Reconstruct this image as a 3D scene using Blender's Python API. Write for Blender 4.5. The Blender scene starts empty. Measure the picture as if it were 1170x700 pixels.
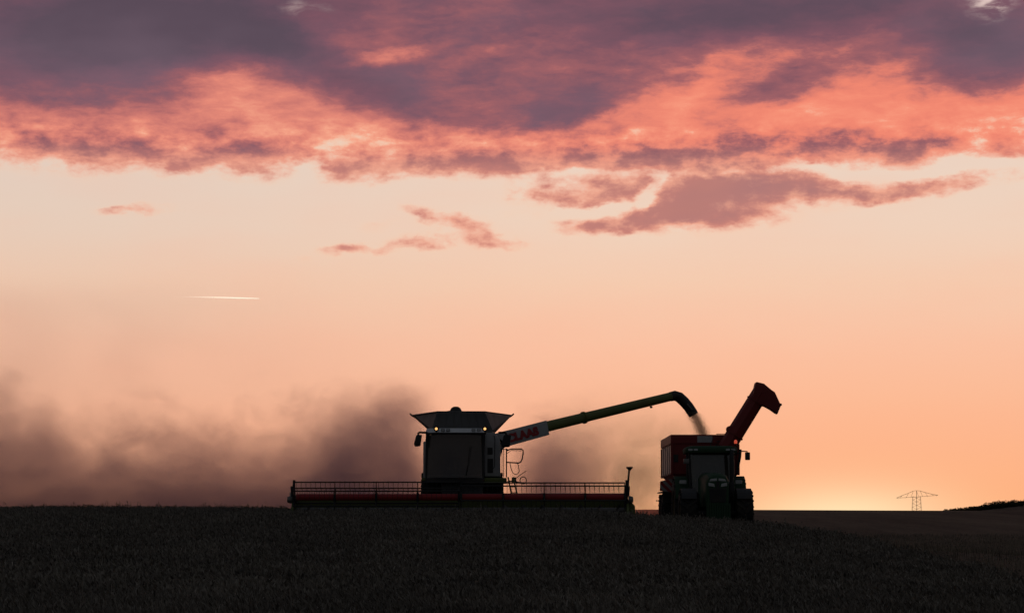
import bpy, bmesh, math, random
import numpy as np
from mathutils import Vector, Matrix

random.seed(7)
RNG = np.random.default_rng(11)
sc = bpy.context.scene
COL = sc.collection

# ------------------------------------------------------------------ camera
F = 2795.0                      # focal length in photo pixels (86 mm lens)
EYE = Vector((0, 0, 1.7))
TILT = math.atan(250 / F)
cam_d = bpy.data.cameras.new('camera'); cam = bpy.data.objects.new('camera', cam_d); COL.objects.link(cam)
cam_d.sensor_width = 36; cam_d.lens = 36 * F / 1170
cam_d.clip_start = 0.1; cam_d.clip_end = 40000
cam.location = EYE; cam.rotation_euler = (math.pi / 2 + TILT, 0, 0)
sc.camera = cam


def P(px, py, d):
    """point seen at photo pixel (px, py) standing d metres in front of the camera"""
    u, v = (px - 585) / F, (350 - py) / F
    ct, st = math.cos(TILT), math.sin(TILT)
    y = ct - v * st; z = st + v * ct
    return Vector((u / y * d, d, EYE.z + z / y * d))


def azel(px, py):
    p = P(px, py, 1.0) - EYE
    return math.atan2(p.x, p.y), math.asin(p.z / p.length)


# ------------------------------------------------------------------ terrain height
_kd = np.array([-80, 0, 28, 58, 72, 82, 88, 97, 112, 140, 200, 300, 400, 470, 600, 900, 1400, 1800, 3000, 8000, 20000.])
_kz = np.array([-1.7, -1.7, -1.62, -0.98, -0.50, -0.20, -0.04, -0.06, -0.55, -1.2, -1.0, 0.9, 2.5, 2.6, 2.4, 2.6, 2.0, 0, -4, -20, -60.])
_fd = np.concatenate([np.linspace(-80, 200, 1121), np.geomspace(201, 20000, 600)])


def _pchip(x):
    h = np.diff(_kd); m = np.diff(_kz) / h
    t = np.zeros_like(_kd)
    for i in range(1, len(_kd) - 1):
        if m[i - 1] * m[i] > 0:
            w1, w2 = 2 * h[i] + h[i - 1], h[i] + 2 * h[i - 1]
            t[i] = (w1 + w2) / (w1 / m[i - 1] + w2 / m[i])
    i = np.clip(np.searchsorted(_kd, x) - 1, 0, len(h) - 1)
    s = np.clip((x - _kd[i]) / h[i], 0, 1)
    return (_kz[i] * (1 + 2 * s) * (1 - s) ** 2 + h[i] * t[i] * s * (1 - s) ** 2
            + _kz[i + 1] * s * s * (3 - 2 * s) + h[i] * t[i + 1] * s * s * (s - 1))


def ground_z(x, y):
    x = np.asarray(x, float); y = np.asarray(y, float)
    z = _pchip(y)
    xp = np.maximum(x, 0)
    drop = 1.4 * (1 - np.exp(-(0.006 * xp * xp) / 1.4))
    fade = np.clip((260 - y) / 160, 0, 1)
    z = z - drop * fade
    z = z + 0.05 * np.clip(-x - 4, 0, 12) / 12 * np.clip((200 - y) / 100, 0, 1)
    z = z + 0.03 * np.sin(x * 0.31 + y * 0.13) * np.sin(y * 0.21 - x * 0.07) * np.clip((150 - y) / 40, 0, 1)
    z = z + 0.10 * np.sin(x * 0.045 + 1.0) * np.clip((y - 250) / 100, 0, 1) * np.clip((700 - y) / 100, 0, 1)
    z = z + 5.6 * np.exp(-((x - 205) / 43.0) ** 2 - ((y - 900) / 160.0) ** 2)
    return z + EYE.z


def gz(x, y):
    return float(ground_z(x, y))


# ------------------------------------------------------------------ helpers: tags and objects
def tag(o, label=None, cat=None, group=None, kind=None):
    if label: o['label'] = label
    if cat: o['category'] = cat
    if group: o['group'] = group
    if kind: o['kind'] = kind
    return o


def thing(name, label, cat, loc, group=None):
    o = bpy.data.objects.new(name, None); COL.objects.link(o)
    o.location = loc; o.empty_display_size = 0.3
    return tag(o, label, cat, group)


def obj(name, bm, mats, parent=None, smooth=None, label=None):
    """link the bmesh as one mesh object"""
    bmesh.ops.recalc_face_normals(bm, faces=bm.faces[:])
    me = bpy.data.meshes.new(name); bm.to_mesh(me); bm.free()
    for m in (mats if isinstance(mats, (list, tuple)) else [mats]): me.materials.append(m)
    if smooth is not None:
        me.polygons.foreach_set('use_smooth', [True] * len(me.polygons))
        me.set_sharp_from_angle(angle=math.radians(smooth))
    o = bpy.data.objects.new(name, me); COL.objects.link(o)
    if parent: o.parent = parent
    if label: o['label'] = label
    return o


def BM():
    return bmesh.new()


def faces_from(bm, vs, fs, mi=0):
    v = [bm.verts.new(p) for p in vs]
    out = []
    for f in fs:
        try:
            fc = bm.faces.new([v[i] for i in f]); fc.material_index = mi; out.append(fc)
        except ValueError:
            pass
    return v, out


def bevel_new(bm, verts, off, seg=2):
    if off <= 0: return
    es = list({e for v in verts for e in v.link_edges})
    bmesh.ops.bevel(bm, geom=es, offset=off, segments=seg, affect='EDGES', profile=0.6, clamp_overlap=True)


def box(bm, x0, x1, y0, y1, z0, z1, bev=0.0, mi=0, M=None):
    vs = [Vector((x, y, z)) for z in (z0, z1) for y in (y0, y1) for x in (x0, x1)]
    if M is not None: vs = [M @ v for v in vs]
    v, f = faces_from(bm, vs, [(0, 1, 3, 2), (4, 6, 7, 5), (0, 4, 5, 1), (2, 3, 7, 6), (0, 2, 6, 4), (1, 5, 7, 3)], mi)
    bevel_new(bm, v, bev)


def prism(bm, poly, a0, a1, axis='y', bev=0.0, mi=0, M=None, sc1=None):
    """polygon extruded along an axis; poly holds the two other coordinates in x,y,z order"""
    n = len(poly)
    def mk(p, a):
        if axis == 'y': return Vector((p[0], a, p[1]))
        if axis == 'x': return Vector((a, p[0], p[1]))
        return Vector((p[0], p[1], a))
    vs = [mk(p, a0) for p in poly] + [mk(p, a1) for p in (sc1 or poly)]
    if M is not None: vs = [M @ v for v in vs]
    fs = [tuple(range(n)), tuple(range(2 * n - 1, n - 1, -1))] + [(i, (i + 1) % n, n + (i + 1) % n, n + i) for i in range(n)]
    v, f = faces_from(bm, vs, fs, mi)
    bevel_new(bm, v, bev)


def loft(bm, rings, mi=0, caps=True):
    n = len(rings[0])
    vs = [Vector(p) for r in rings for p in r]
    fs = []
    for k in range(len(rings) - 1):
        for i in range(n):
            j = (i + 1) % n
            fs.append((k * n + i, k * n + j, (k + 1) * n + j, (k + 1) * n + i))
    if caps:
        fs.append(tuple(range(n))); fs.append(tuple(range((len(rings) - 1) * n, len(rings) * n)))
    return faces_from(bm, vs, fs, mi)


def tube(bm, pts, r, n=10, mi=0, closed=False, caps=True):
    pts = [Vector(p) for p in pts]
    rs = r if isinstance(r, (list, tuple)) else [r] * len(pts)
    rings = []
    prev = None
    for i, p in enumerate(pts):
        if closed:
            t = pts[(i + 1) % len(pts)] - pts[i - 1]
        else:
            t = pts[min(i + 1, len(pts) - 1)] - pts[max(i - 1, 0)]
        t.normalize()
        if prev is None:
            a = Vector((0, 0, 1)) if abs(t.z) < 0.9 else Vector((0, 1, 0))
            u = t.cross(a).normalized()
        else:
            u = (prev - t * prev.dot(t)).normalized()
        prev = u; w = t.cross(u)
        rings.append([p + (u * math.cos(2 * math.pi * k / n) + w * math.sin(2 * math.pi * k / n)) * rs[i] for k in range(n)])
    if closed: rings.append(rings[0]); caps = False
    loft(bm, rings, mi, caps)
    if closed: bmesh.ops.remove_doubles(bm, verts=bm.verts[:], dist=1e-5)


def lathe(bm, prof, c, axis='x', n=40, mi=0):
    """profile of (radius, offset along axis) revolved round the axis through c"""
    c = Vector(c); rings = []
    for r, h in prof:
        ring = []
        for k in range(n):
            a = 2 * math.pi * k / n; s, co = math.sin(a) * r, math.cos(a) * r
            ring.append(c + (Vector((h, co, s)) if axis == 'x' else Vector((co, h, s)) if axis == 'y' else Vector((co, s, h))))
        rings.append(ring)
    loft(bm, rings, mi, True)


def arc(c, r, a0, a1, n, plane='xz'):
    out = []
    for i in range(n + 1):
        a = math.radians(a0 + (a1 - a0) * i / n)
        if plane == 'xz': out.append((c[0] + r * math.cos(a), c[1], c[2] + r * math.sin(a)))
        elif plane == 'yz': out.append((c[0], c[1] + r * math.cos(a), c[2] + r * math.sin(a)))
        else: out.append((c[0] + r * math.cos(a), c[1] + r * math.sin(a), c[2]))
    return out


# ------------------------------------------------------------------ materials
def lin(r, g, b):
    f = lambda c: (c / 255 / 12.92) if c <= 10 else ((c / 255 + 0.055) / 1.055) ** 2.4
    return (f(r), f(g), f(b), 1)


def paint(name, col, rough=0.45, metal=0.0, dirt=0.35, dirtcol=(0.12, 0.09, 0.06), scale=2.5):
    """a base colour broken up by dust and grime with a shape of its own"""
    m = bpy.data.materials.new(name); m.use_nodes = True
    nt = m.node_tree; b = nt.nodes['Principled BSDF']
    tc = nt.nodes.new('ShaderNodeTexCoord')
    nz = nt.nodes.new('ShaderNodeTexNoise'); nz.inputs['Scale'].default_value = scale; nz.inputs['Detail'].default_value = 6
    nz.inputs['Roughness'].default_value = 0.65
    nt.links.new(tc.outputs['Object'], nz.inputs['Vector'])
    mr = nt.nodes.new('ShaderNodeMapRange'); mr.inputs[1].default_value = 0.45; mr.inputs[2].default_value = 0.75
    mr.inputs[3].default_value = 0.0; mr.inputs[4].default_value = dirt
    nt.links.new(nz.outputs['Fac'], mr.inputs[0])
    mx = nt.nodes.new('ShaderNodeMix'); mx.data_type = 'RGBA'
    mx.inputs[6].default_value = (*col, 1); mx.inputs[7].default_value = (*dirtcol, 1)
    nt.links.new(mr.outputs[0], mx.inputs[0]); nt.links.new(mx.outputs[2], b.inputs['Base Color'])
    r2 = nt.nodes.new('ShaderNodeMapRange'); r2.inputs[3].default_value = rough - 0.1; r2.inputs[4].default_value = min(1, rough + 0.3)
    nt.links.new(nz.outputs['Fac'], r2.inputs[0]); nt.links.new(r2.outputs[0], b.inputs['Roughness'])
    b.inputs['Metallic'].default_value = metal
    return m


def lamp_mat(name, col, strength):
    m = bpy.data.materials.new(name); m.use_nodes = True
    b = m.node_tree.nodes['Principled BSDF']
    b.inputs['Base Color'].default_value = (0.6, 0.55, 0.5, 1); b.inputs['Roughness'].default_value = 0.2
    b.inputs['Emission Color'].default_value = (*col, 1); b.inputs['Emission Strength'].default_value = strength
    return m


def glass_mat(name, tint, refl=0.10):
    m = bpy.data.materials.new(name); m.use_nodes = True
    nt = m.node_tree; nt.nodes.clear()
    out = nt.nodes.new('ShaderNodeOutputMaterial')
    tr = nt.nodes.new('ShaderNodeBsdfTransparent'); tr.inputs[0].default_value = (*tint, 1)
    gl = nt.nodes.new('ShaderNodeBsdfGlossy'); gl.inputs['Roughness'].default_value = 0.06
    df = nt.nodes.new('ShaderNodeBsdfDiffuse'); df.inputs[0].default_value = (0.30, 0.26, 0.22, 1)
    tc = nt.nodes.new('ShaderNodeTexCoord'); nz = nt.nodes.new('ShaderNodeTexNoise')
    nz.inputs['Scale'].default_value = 1.3; nz.inputs['Detail'].default_value = 5
    mr = nt.nodes.new('ShaderNodeMapRange'); mr.inputs[1].default_value = 0.35; mr.inputs[2].default_value = 0.7
    mr.inputs[3].default_value = 0.0; mr.inputs[4].default_value = 0.32
    a = nt.nodes.new('ShaderNodeMixShader'); b = nt.nodes.new('ShaderNodeMixShader')
    a.inputs[0].default_value = refl
    nt.links.new(tc.outputs['Object'], nz.inputs['Vector']); nt.links.new(nz.outputs['Fac'], mr.inputs[0])
    nt.links.new(tr.outputs[0], a.inputs[1]); nt.links.new(gl.outputs[0], a.inputs[2])
    nt.links.new(mr.outputs[0], b.inputs[0]); nt.links.new(a.outputs[0], b.inputs[1]); nt.links.new(df.outputs[0], b.inputs[2])
    nt.links.new(b.outputs[0], out.inputs[0])
    return m


def stripe_mat(name, ca, cb, freq):
    m = bpy.data.materials.new(name); m.use_nodes = True
    nt = m.node_tree; b = nt.nodes['Principled BSDF']; b.inputs['Roughness'].default_value = 0.4
    tc = nt.nodes.new('ShaderNodeTexCoord'); sx = nt.nodes.new('ShaderNodeSeparateXYZ')
    nt.links.new(tc.outputs['Object'], sx.inputs[0])
    ad = nt.nodes.new('ShaderNodeMath'); ad.operation = 'ADD'
    nt.links.new(sx.outputs[0], ad.inputs[0]); nt.links.new(sx.outputs[2], ad.inputs[1])
    mu = nt.nodes.new('ShaderNodeMath'); mu.operation = 'MULTIPLY'; mu.inputs[1].default_value = freq
    nt.links.new(ad.outputs[0], mu.inputs[0])
    fr = nt.nodes.new('ShaderNodeMath'); fr.operation = 'FRACT'; nt.links.new(mu.outputs[0], fr.inputs[0])
    gt = nt.nodes.new('ShaderNodeMath'); gt.operation = 'GREATER_THAN'; gt.inputs[1].default_value = 0.5
    nt.links.new(fr.outputs[0], gt.inputs[0])
    mx = nt.nodes.new('ShaderNodeMix'); mx.data_type = 'RGBA'
    mx.inputs[6].default_value = (*ca, 1); mx.inputs[7].default_value = (*cb, 1)
    nt.links.new(gt.outputs[0], mx.inputs[0]); nt.links.new(mx.outputs[2], b.inputs['Base Color'])
    return m


M_WHITE = paint('light_grey_paint', (0.46, 0.46, 0.46), 0.42)
M_ROOF = paint('sky_lit_roof_paint', (0.80, 0.80, 0.80), 0.35, dirt=0.15)  # white roof, made paler than the body to stand for reflected sky
M_TANK = paint('tank_sheet', (0.16, 0.16, 0.16), 0.5)
M_GREEN = paint('lime_paint', (0.15, 0.18, 0.05), 0.5)
M_DGREEN = paint('tractor_green_paint', (0.015, 0.060, 0.022), 0.6, dirt=0.15)
M_RED = paint('red_paint', (0.42, 0.02, 0.024), 0.45, dirt=0.2)
M_DRED = paint('trailer_red_paint', (0.24, 0.018, 0.018), 0.5, dirt=0.15)
M_BLACK = paint('black_metal', (0.022, 0.022, 0.024), 0.45, dirt=0.3)
M_RUBBER = paint('tyre_rubber', (0.018, 0.018, 0.018), 0.8, dirt=0.6)
M_STEEL = paint('worn_steel', (0.22, 0.21, 0.20), 0.4, metal=0.6)
M_YELLOW = paint('yellow_paint', (0.55, 0.38, 0.03), 0.4)
M_GLOW_ZINC = paint('glow_tinted_zinc', (0.26, 0.17, 0.12), 0.55, metal=0.3, dirt=0.1)  # zinc tinted warm: the horizon glow is put into the base colour
M_GLASS = glass_mat('cab_glass', (0.45, 0.48, 0.46))
M_LENS = paint('lamp_lens', (0.55, 0.56, 0.55), 0.15, dirt=0.2)
M_LAMP = lamp_mat('work_lamp_light', (1.0, 0.50, 0.16), 1.4)
M_BEACON = lamp_mat('beacon_light', (1.0, 0.10, 0.03), 0.45)
M_STRIPE = stripe_mat('warning_stripes', (0.40, 0.03, 0.03), (0.45, 0.42, 0.40), 3.2)
M_LIT_SIDE = paint('lit_bin_side', (0.62, 0.46, 0.42), 0.4, dirt=0.2)  # pale pink stands for sky and dust light on the bin side

# ------------------------------------------------------------------ world: dusk sky with lit cloud deck
SUN_AZ, SUN_EL = (965 - 585) / F, math.radians(-1.0)


def build_world():
    w = bpy.data.worlds.new('World'); sc.world = w; w.use_nodes = True
    nt = w.node_tree; N = nt.nodes; L = nt.links
    N.clear()

    def val(x, sock):
        if isinstance(x, (int, float)): sock.default_value = x
        else: L.new(x, sock)

    def math_(op, a, b=0.0, c=None, clamp=False):
        n = N.new('ShaderNodeMath'); n.operation = op; n.use_clamp = clamp
        val(a, n.inputs[0]); val(b, n.inputs[1])
        if c is not None: val(c, n.inputs[2])
        return n.outputs[0]

    def sstep(x, a, b, lo=0.0, hi=1.0):
        n = N.new('ShaderNodeMapRange'); n.interpolation_type = 'SMOOTHSTEP'
        L.new(x, n.inputs[0])
        for i, q in enumerate((a, b, lo, hi)): val(q, n.inputs[i + 1])
        return n.outputs[0]

    def mix(f, a, b, blend='MIX'):
        n = N.new('ShaderNodeMix'); n.data_type = 'RGBA'; n.blend_type = blend
        val(f, n.inputs[0])
        for q, s in ((a, n.inputs[6]), (b, n.inputs[7])):
            if isinstance(q, tuple): s.default_value = q
            else: L.new(q, s)
        return n.outputs[2]

    def ramp(x, stops, a, b):
        n = N.new('ShaderNodeValToRGB'); cr = n.color_ramp; cr.interpolation = 'B_SPLINE' if False else 'EASE'
        cr.interpolation = 'LINEAR'
        while len(cr.elements) < len(stops): cr.elements.new(0.5)
        for e, (p, c) in zip(cr.elements, stops): e.position = p; e.color = c
        L.new(math_('DIVIDE', math_('SUBTRACT', x, a), b - a), n.inputs[0])
        return n.outputs[0]

    tc = N.new('ShaderNodeTexCoord')
    sp = N.new('ShaderNodeSeparateXYZ'); L.new(tc.outputs['Generated'], sp.inputs[0])
    az = math_('ARCTAN2', sp.outputs[0], sp.outputs[1])
    el = math_('ARCSINE', sp.outputs[2])
    cv = N.new('ShaderNodeCombineXYZ'); L.new(az, cv.inputs[0]); L.new(el, cv.inputs[1])
    AE = cv.outputs[0]

    def vmap(v, loc=(0, 0, 0), rot=0.0, scale=(1, 1, 1), typ='POINT'):
        n = N.new('ShaderNodeMapping'); n.vector_type = typ; L.new(v, n.inputs[0])
        n.inputs[1].default_value = loc; n.inputs[2].default_value = (0, 0, rot); n.inputs[3].default_value = scale
        return n.outputs[0]

    def noise(v, scale, detail=6, rough=0.6, dist=0.0, color=False):
        n = N.new('ShaderNodeTexNoise'); L.new(v, n.inputs['Vector'])
        n.inputs['Scale'].default_value = scale; n.inputs['Detail'].default_value = detail
        n.inputs['Roughness'].default_value = rough; n.inputs['Distortion'].default_value = dist
        return n.outputs['Color' if color else 'Fac']

    # turbulent displacement of the cloud shapes
    wn = noise(vmap(AE, loc=(3.1, 1.7, 0), scale=(1, 2.0, 1)), 22, 6, 0.62, color=True)
    vm = N.new('ShaderNodeVectorMath'); vm.operation = 'SUBTRACT'; L.new(wn, vm.inputs[0]); vm.inputs[1].default_value = (0.5, 0.5, 0.5)
    vs = N.new('ShaderNodeVectorMath'); vs.operation = 'MULTIPLY'; L.new(vm.outputs[0], vs.inputs[0]); vs.inputs[1].default_value = (0.042, 0.017, 0)
    va = N.new('ShaderNodeVectorMath'); va.operation = 'ADD'; L.new(AE, va.inputs[0]); L.new(vs.outputs[0], va.inputs[1])
    W = va.outputs[0]
    sw = N.new('ShaderNodeSeparateXYZ'); L.new(W, sw.inputs[0])
    elw = sw.outputs[1]

    def lump(px, py, rx, ry, rot, amp):
        a, e = azel(px, py)
        m = vmap(W, (a, e, 0), math.radians(rot), (rx / F, ry / F, 1), 'TEXTURE')
        g = N.new('ShaderNodeVectorMath'); g.operation = 'LENGTH'; L.new(m, g.inputs[0])
        return sstep(g.outputs['Value'], 0.0, 1.0, amp, 0.0)

    E = lambda py: azel(585, py)[1]
    # cloud deck, thickening upward
    deck = ramp(elw, [(0, (0, 0, 0, 1)), (0.07, (.10,) * 3 + (1,)), (0.18, (.27,) * 3 + (1,)), (0.42, (.38,) * 3 + (1,)), (0.62, (.50,) * 3 + (1,)),
                      (0.8, (.66,) * 3 + (1,)), (1, (.82,) * 3 + (1,))], E(219), E(-14))
    T = deck
    lumps = [
        # the dark deck along the top
        (70, 55, 330, 110, 6, .52), (230, 30, 260, 80, 8, .30), (560, 90, 340, 96, -6, .27), (655, 132, 160, 56, 4, .28), (400, 95, 180, 56, -16, .22),
        (480, 128, 160, 50, -10, .20), (1140, 58, 170, 66, 0, .48), (900, 15, 420, 60, 0, .30), (885, 102, 130, 44, 14, .34), (330, 60, 120, 50, -30, .20),
        (990, 70, 90, 24, 18, .10),
        # rose strips under the deck
        (440, 192, 130, 26, 3, .46), (590, 190, 170, 28, 0, .42), (720, 180, 120, 24, 6, .36), (860, 168, 190, 32, 4, .38),
        (1040, 164, 150, 28, 2, .40), (290, 182, 120, 28, 4, .36), (130, 184, 160, 30, 0, .34), (60, 170, 120, 28, 0, .22), (250, 148, 60, 20, 0, .10),
        # brighter, thinner places
        (450, 66, 90, 16, 12, -.26), (740, 47, 70, 10, 8, -.10), (760, 48, 200, 46, 4, .20), (560, 62, 80, 14, 10, -.14), (270, 108, 90, 34, 40, -.08), (150, 145, 280, 60, 0, .13), (1000, 115, 240, 50, 4, .07),
         (770, 118, 150, 26, 14, -.20), (940, 128, 190, 22, 4, -.09), (1100, 118, 150, 24, 0, -.05),
        (90, 128, 200, 22, -2, -.08), (350, 190, 36, 24, 0, -.30), (385, 158, 60, 16, 10, -.14), (660, 198, 120, 8, 2, -.14),
        (690, 162, 130, 9, 6, -.16), (470, 160, 120, 8, 2, -.12), (620, 200, 60, 8, 0, -.1), (930, 196, 280, 9, 2, -.26), (1110, 190, 120, 12, 2, -.20),
        # detached clouds below
        (845, 227, 160, 58, 5, .66), (795, 212, 110, 46, 0, .42), (795, 246, 80, 26, 2, .34), (940, 218, 130, 30, 4, .30), (1040, 214, 170, 20, 4, .62), (690, 219, 92, 28, 2, .70), (605, 224, 70, 20, 0, .46),
        (725, 257, 80, 26, -4, .58), (765, 244, 60, 20, 0, .30), (668, 259, 60, 20, 0, .48), (520, 255, 84, 17, -8, .62), (482, 275, 74, 17, 5, .46), (558, 275, 56, 16, -6, .46), (470, 266, 40, 7, 0, -.2), (743, 226, 16, 44, 0, -.45), (696, 238, 70, 9, 0, -.35), (930, 232, 60, 10, 8, -.14),
        (412, 287, 54, 12, 2, .48), (360, 296, 30, 6, 0, .16), (155, 243, 70, 12, 0, .40), (430, 262, 60, 12, 0, .12), (600, 245, 60, 12, 0, .12)]
    for l in lumps: T = math_('ADD', T, lump(*l))
    # break-up: fine wisps everywhere there is cloud, streaks rising to the right
    n1 = noise(vmap(W, rot=math.radians(-12), scale=(1, 2.4, 1)), 26, 8, 0.62, 0.2)
    n2 = noise(vmap(AE, loc=(5, 2, 0), rot=math.radians(-20), scale=(1, 3.4, 1)), 70, 7, 0.62, 0.35)
    n3 = noise(vmap(AE, loc=(1, 8, 0), rot=math.radians(4), scale=(1, 2.2, 1)), 9, 4, 0.5)
    brk = math_('ADD', math_('MULTIPLY', math_('SUBTRACT', n1, 0.5), 0.60),
                math_('ADD', math_('MULTIPLY', math_('SUBTRACT', n2, 0.5), 0.40), math_('MULTIPLY', math_('SUBTRACT', n3, 0.5), 0.25)))
    n4 = noise(vmap(AE, loc=(7, 3, 0), scale=(1, 1.7, 1)), 62, 5, 0.6, 0.1)
    puff = sstep(el, E(120), E(175), 0.0, 1.15)
    brk = math_('ADD', brk, math_('MULTIPLY', math_('SUBTRACT', n4, 0.5), puff))
    amt = sstep(T, 0.02, 0.30, 0.0, 1.0)
    amt = math_('MULTIPLY', amt, sstep(T, 0.62, 1.0, 1.0, 0.42))
    T = math_('ADD', T, math_('MULTIPLY', brk, amt))
    Tc = math_('MAXIMUM', T, 0.0)

    # colour of the clear sky by height, a little greyer to the left
    clear = ramp(el, [(0.0, lin(252, 176, 128)), (0.10, lin(253, 181, 141)), (0.22, lin(252, 186, 151)), (0.34, lin(250, 193, 162)),
                      (0.46, lin(245, 203, 175)), (0.56, lin(240, 209, 187)), (0.68, lin(236, 211, 193)), (1.0, lin(222, 208, 200))], E(600), E(0))
    side = sstep(az, -0.22, 0.06, 1.0, 0.0)
    clear = mix(math_('MULTIPLY', side, 0.75), clear, mix(1.0, clear, (0.885, 0.93, 0.97, 1), 'MULTIPLY'))
    warm = math_('MULTIPLY', sstep(az, -0.02, 0.14, 0, 1), sstep(el, 0.09, 0.0, 0, 1))
    clear = mix(warm, clear, mix(1.0, clear, (1.0, 0.95, 0.86, 1), 'MULTIPLY'))
    # afterglow round the sun that has just set
    ge = math_('DIVIDE', math_('SUBTRACT', el, 0.000), 0.015)
    ga = math_('DIVIDE', math_('SUBTRACT', az, SUN_AZ), 0.042)
    g2 = math_('ADD', math_('MULTIPLY', ge, ge), math_('MULTIPLY', ga, ga))
    glow = math_('POWER', 2.718, math_('MULTIPLY', g2, -1.0))
    ge3 = math_('DIVIDE', el, 0.055); ga3 = math_('DIVIDE', math_('SUBTRACT', az, SUN_AZ), 0.13)
    glow2 = math_('POWER', 2.718, math_('MULTIPLY', math_('ADD', math_('MULTIPLY', ge3, ge3), math_('MULTIPLY', ga3, ga3)), -1.0))
    clear = mix(math_('MULTIPLY', glow, 1.0), clear, (0.03, 0.38, 0.28, 1), 'ADD')
    clear = mix(math_('MULTIPLY', glow2, 1.0), clear, (0.015, 0.018, 0.004, 1), 'ADD')
    soft = noise(vmap(AE, loc=(2, 4, 0), scale=(1, 3, 1)), 14, 4, 0.5)
    clear = mix(sstep(soft, 0.35, 0.75, 0.0, 0.10), clear, lin(255, 172, 140))

    # cloud colour by thickness: thin edges glow, thick parts go rose, then grey purple
    cloud = ramp(Tc, [(0.0, lin(250, 210, 178)), (0.12, lin(252, 196, 160)), (0.24, lin(246, 164, 136)), (0.36, lin(229, 138, 120)),
                      (0.48, lin(200, 118, 111)), (0.60, lin(160, 98, 103)), (0.74, lin(126, 85, 98)), (0.90, lin(100, 78, 92)), (1.0, lin(90, 75, 88))], 0.0, 1.12)
    hot = math_('MULTIPLY', sstep(az, -0.08, 0.12, 0, 1), sstep(Tc, 0.1, 0.35, 0, 1))
    hot = math_('MULTIPLY', hot, sstep(Tc, 0.42, 0.66, 1, 0))
    cloud = mix(math_('MULTIPLY', hot, 0.52), cloud, lin(253, 136, 108))
    low = sstep(el, E(205), E(160), 1.0, 0.0)
    lowcol = mix(sstep(math_('ADD', brk, math_('MULTIPLY', math_('SUBTRACT', Tc, 0.55), 0.8)), -0.30, 0.30), lin(240, 172, 146), lin(200, 133, 122))
    cloud = mix(math_('MULTIPLY', math_('MULTIPLY', low, sstep(Tc, 0.08, 0.34, 0, 1)), 0.86), cloud, lowcol)
    veil = math_('MULTIPLY', sstep(n3, 0.45, 0.75, 0, 0.35), sstep(Tc, 0.6, 0.9, 0, 1))
    cloud = mix(veil, cloud, lin(128, 106, 120))
    front = mix(sstep(Tc, 0.01, math_('MULTIPLY_ADD', low, 0.24, 0.30)), clear, cloud)
    pale = math_('ADD', lump(1132, 2, 42, 24, 0, 1.0), lump(350, 9, 34, 12, 0, .35))
    front = mix(math_('MULTIPLY', pale, sstep(n2, 0.36, 0.62, 0.0, 0.95)), front, lin(228, 202, 194))

    # rest of the dome: dusk sky from the physical model, dim under the cloud deck
    sky = N.new('ShaderNodeTexSky'); sky.sky_type = 'NISHITA'; sky.sun_disc = False
    sky.sun_elevation = SUN_EL; sky.sun_rotation = SUN_AZ; sky.altitude = 200
    dim = mix(1.0, sky.outputs[0], (0.05, 0.05, 0.05, 1), 'MULTIPLY')
    dim = mix(1.0, dim, (0.046, 0.050, 0.058, 1), 'ADD')
    absaz = math_('ABSOLUTE', az)
    away = math_('MAXIMUM', sstep(absaz, 0.32, 0.85), sstep(el, 0.26, 0.5))
    total = mix(away, front, dim)
    total = mix(sstep(el, -0.05, -0.002, 1.0, 0.0), total, (0.012, 0.011, 0.010, 1))
    bg = N.new('ShaderNodeBackground'); bg.inputs['Strength'].default_value = 1.0
    L.new(total, bg.inputs[0])
    out = N.new('ShaderNodeOutputWorld'); L.new(bg.outputs[0], out.inputs['Surface'])
    w.cycles.sampling_method = 'MANUAL'; w.cycles.sample_map_resolution = 1024


build_world()

# the sun itself: a degree under the horizon, it reaches only what floats high in the air
sd = bpy.data.lights.new('sun', 'SUN'); sun = bpy.data.objects.new('sun', sd); COL.objects.link(sun)
sd.energy = 5.0; sd.angle = math.radians(0.5); sd.color = (1.0, 0.86, 0.66)
sv = Vector((math.sin(SUN_AZ) * math.cos(SUN_EL), math.cos(SUN_AZ) * math.cos(SUN_EL), math.sin(SUN_EL)))
sun.rotation_euler = sv.to_track_quat('Z', 'Y').to_euler()
sun.location = (200, 600, 60)

# ------------------------------------------------------------------ ground
def wheat_edge(d):
    return np.interp(d, [0, 20, 48, 58, 70, 78, 84, 90], [13, 12.6, 11.5, 11.0, 10.7, 10.4, 9.6, 9.0]) + 0.25 * np.sin(d * 0.9) + 0.12 * np.sin(d * 2.7 + 1)


def wheat_back(x):
    return np.where(x < -8.1, 101 + 0.4 * np.sin(x), np.where(x < 4.5, 85.55, 85.3 + 0.1 * np.sin(3 * x)))


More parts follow.
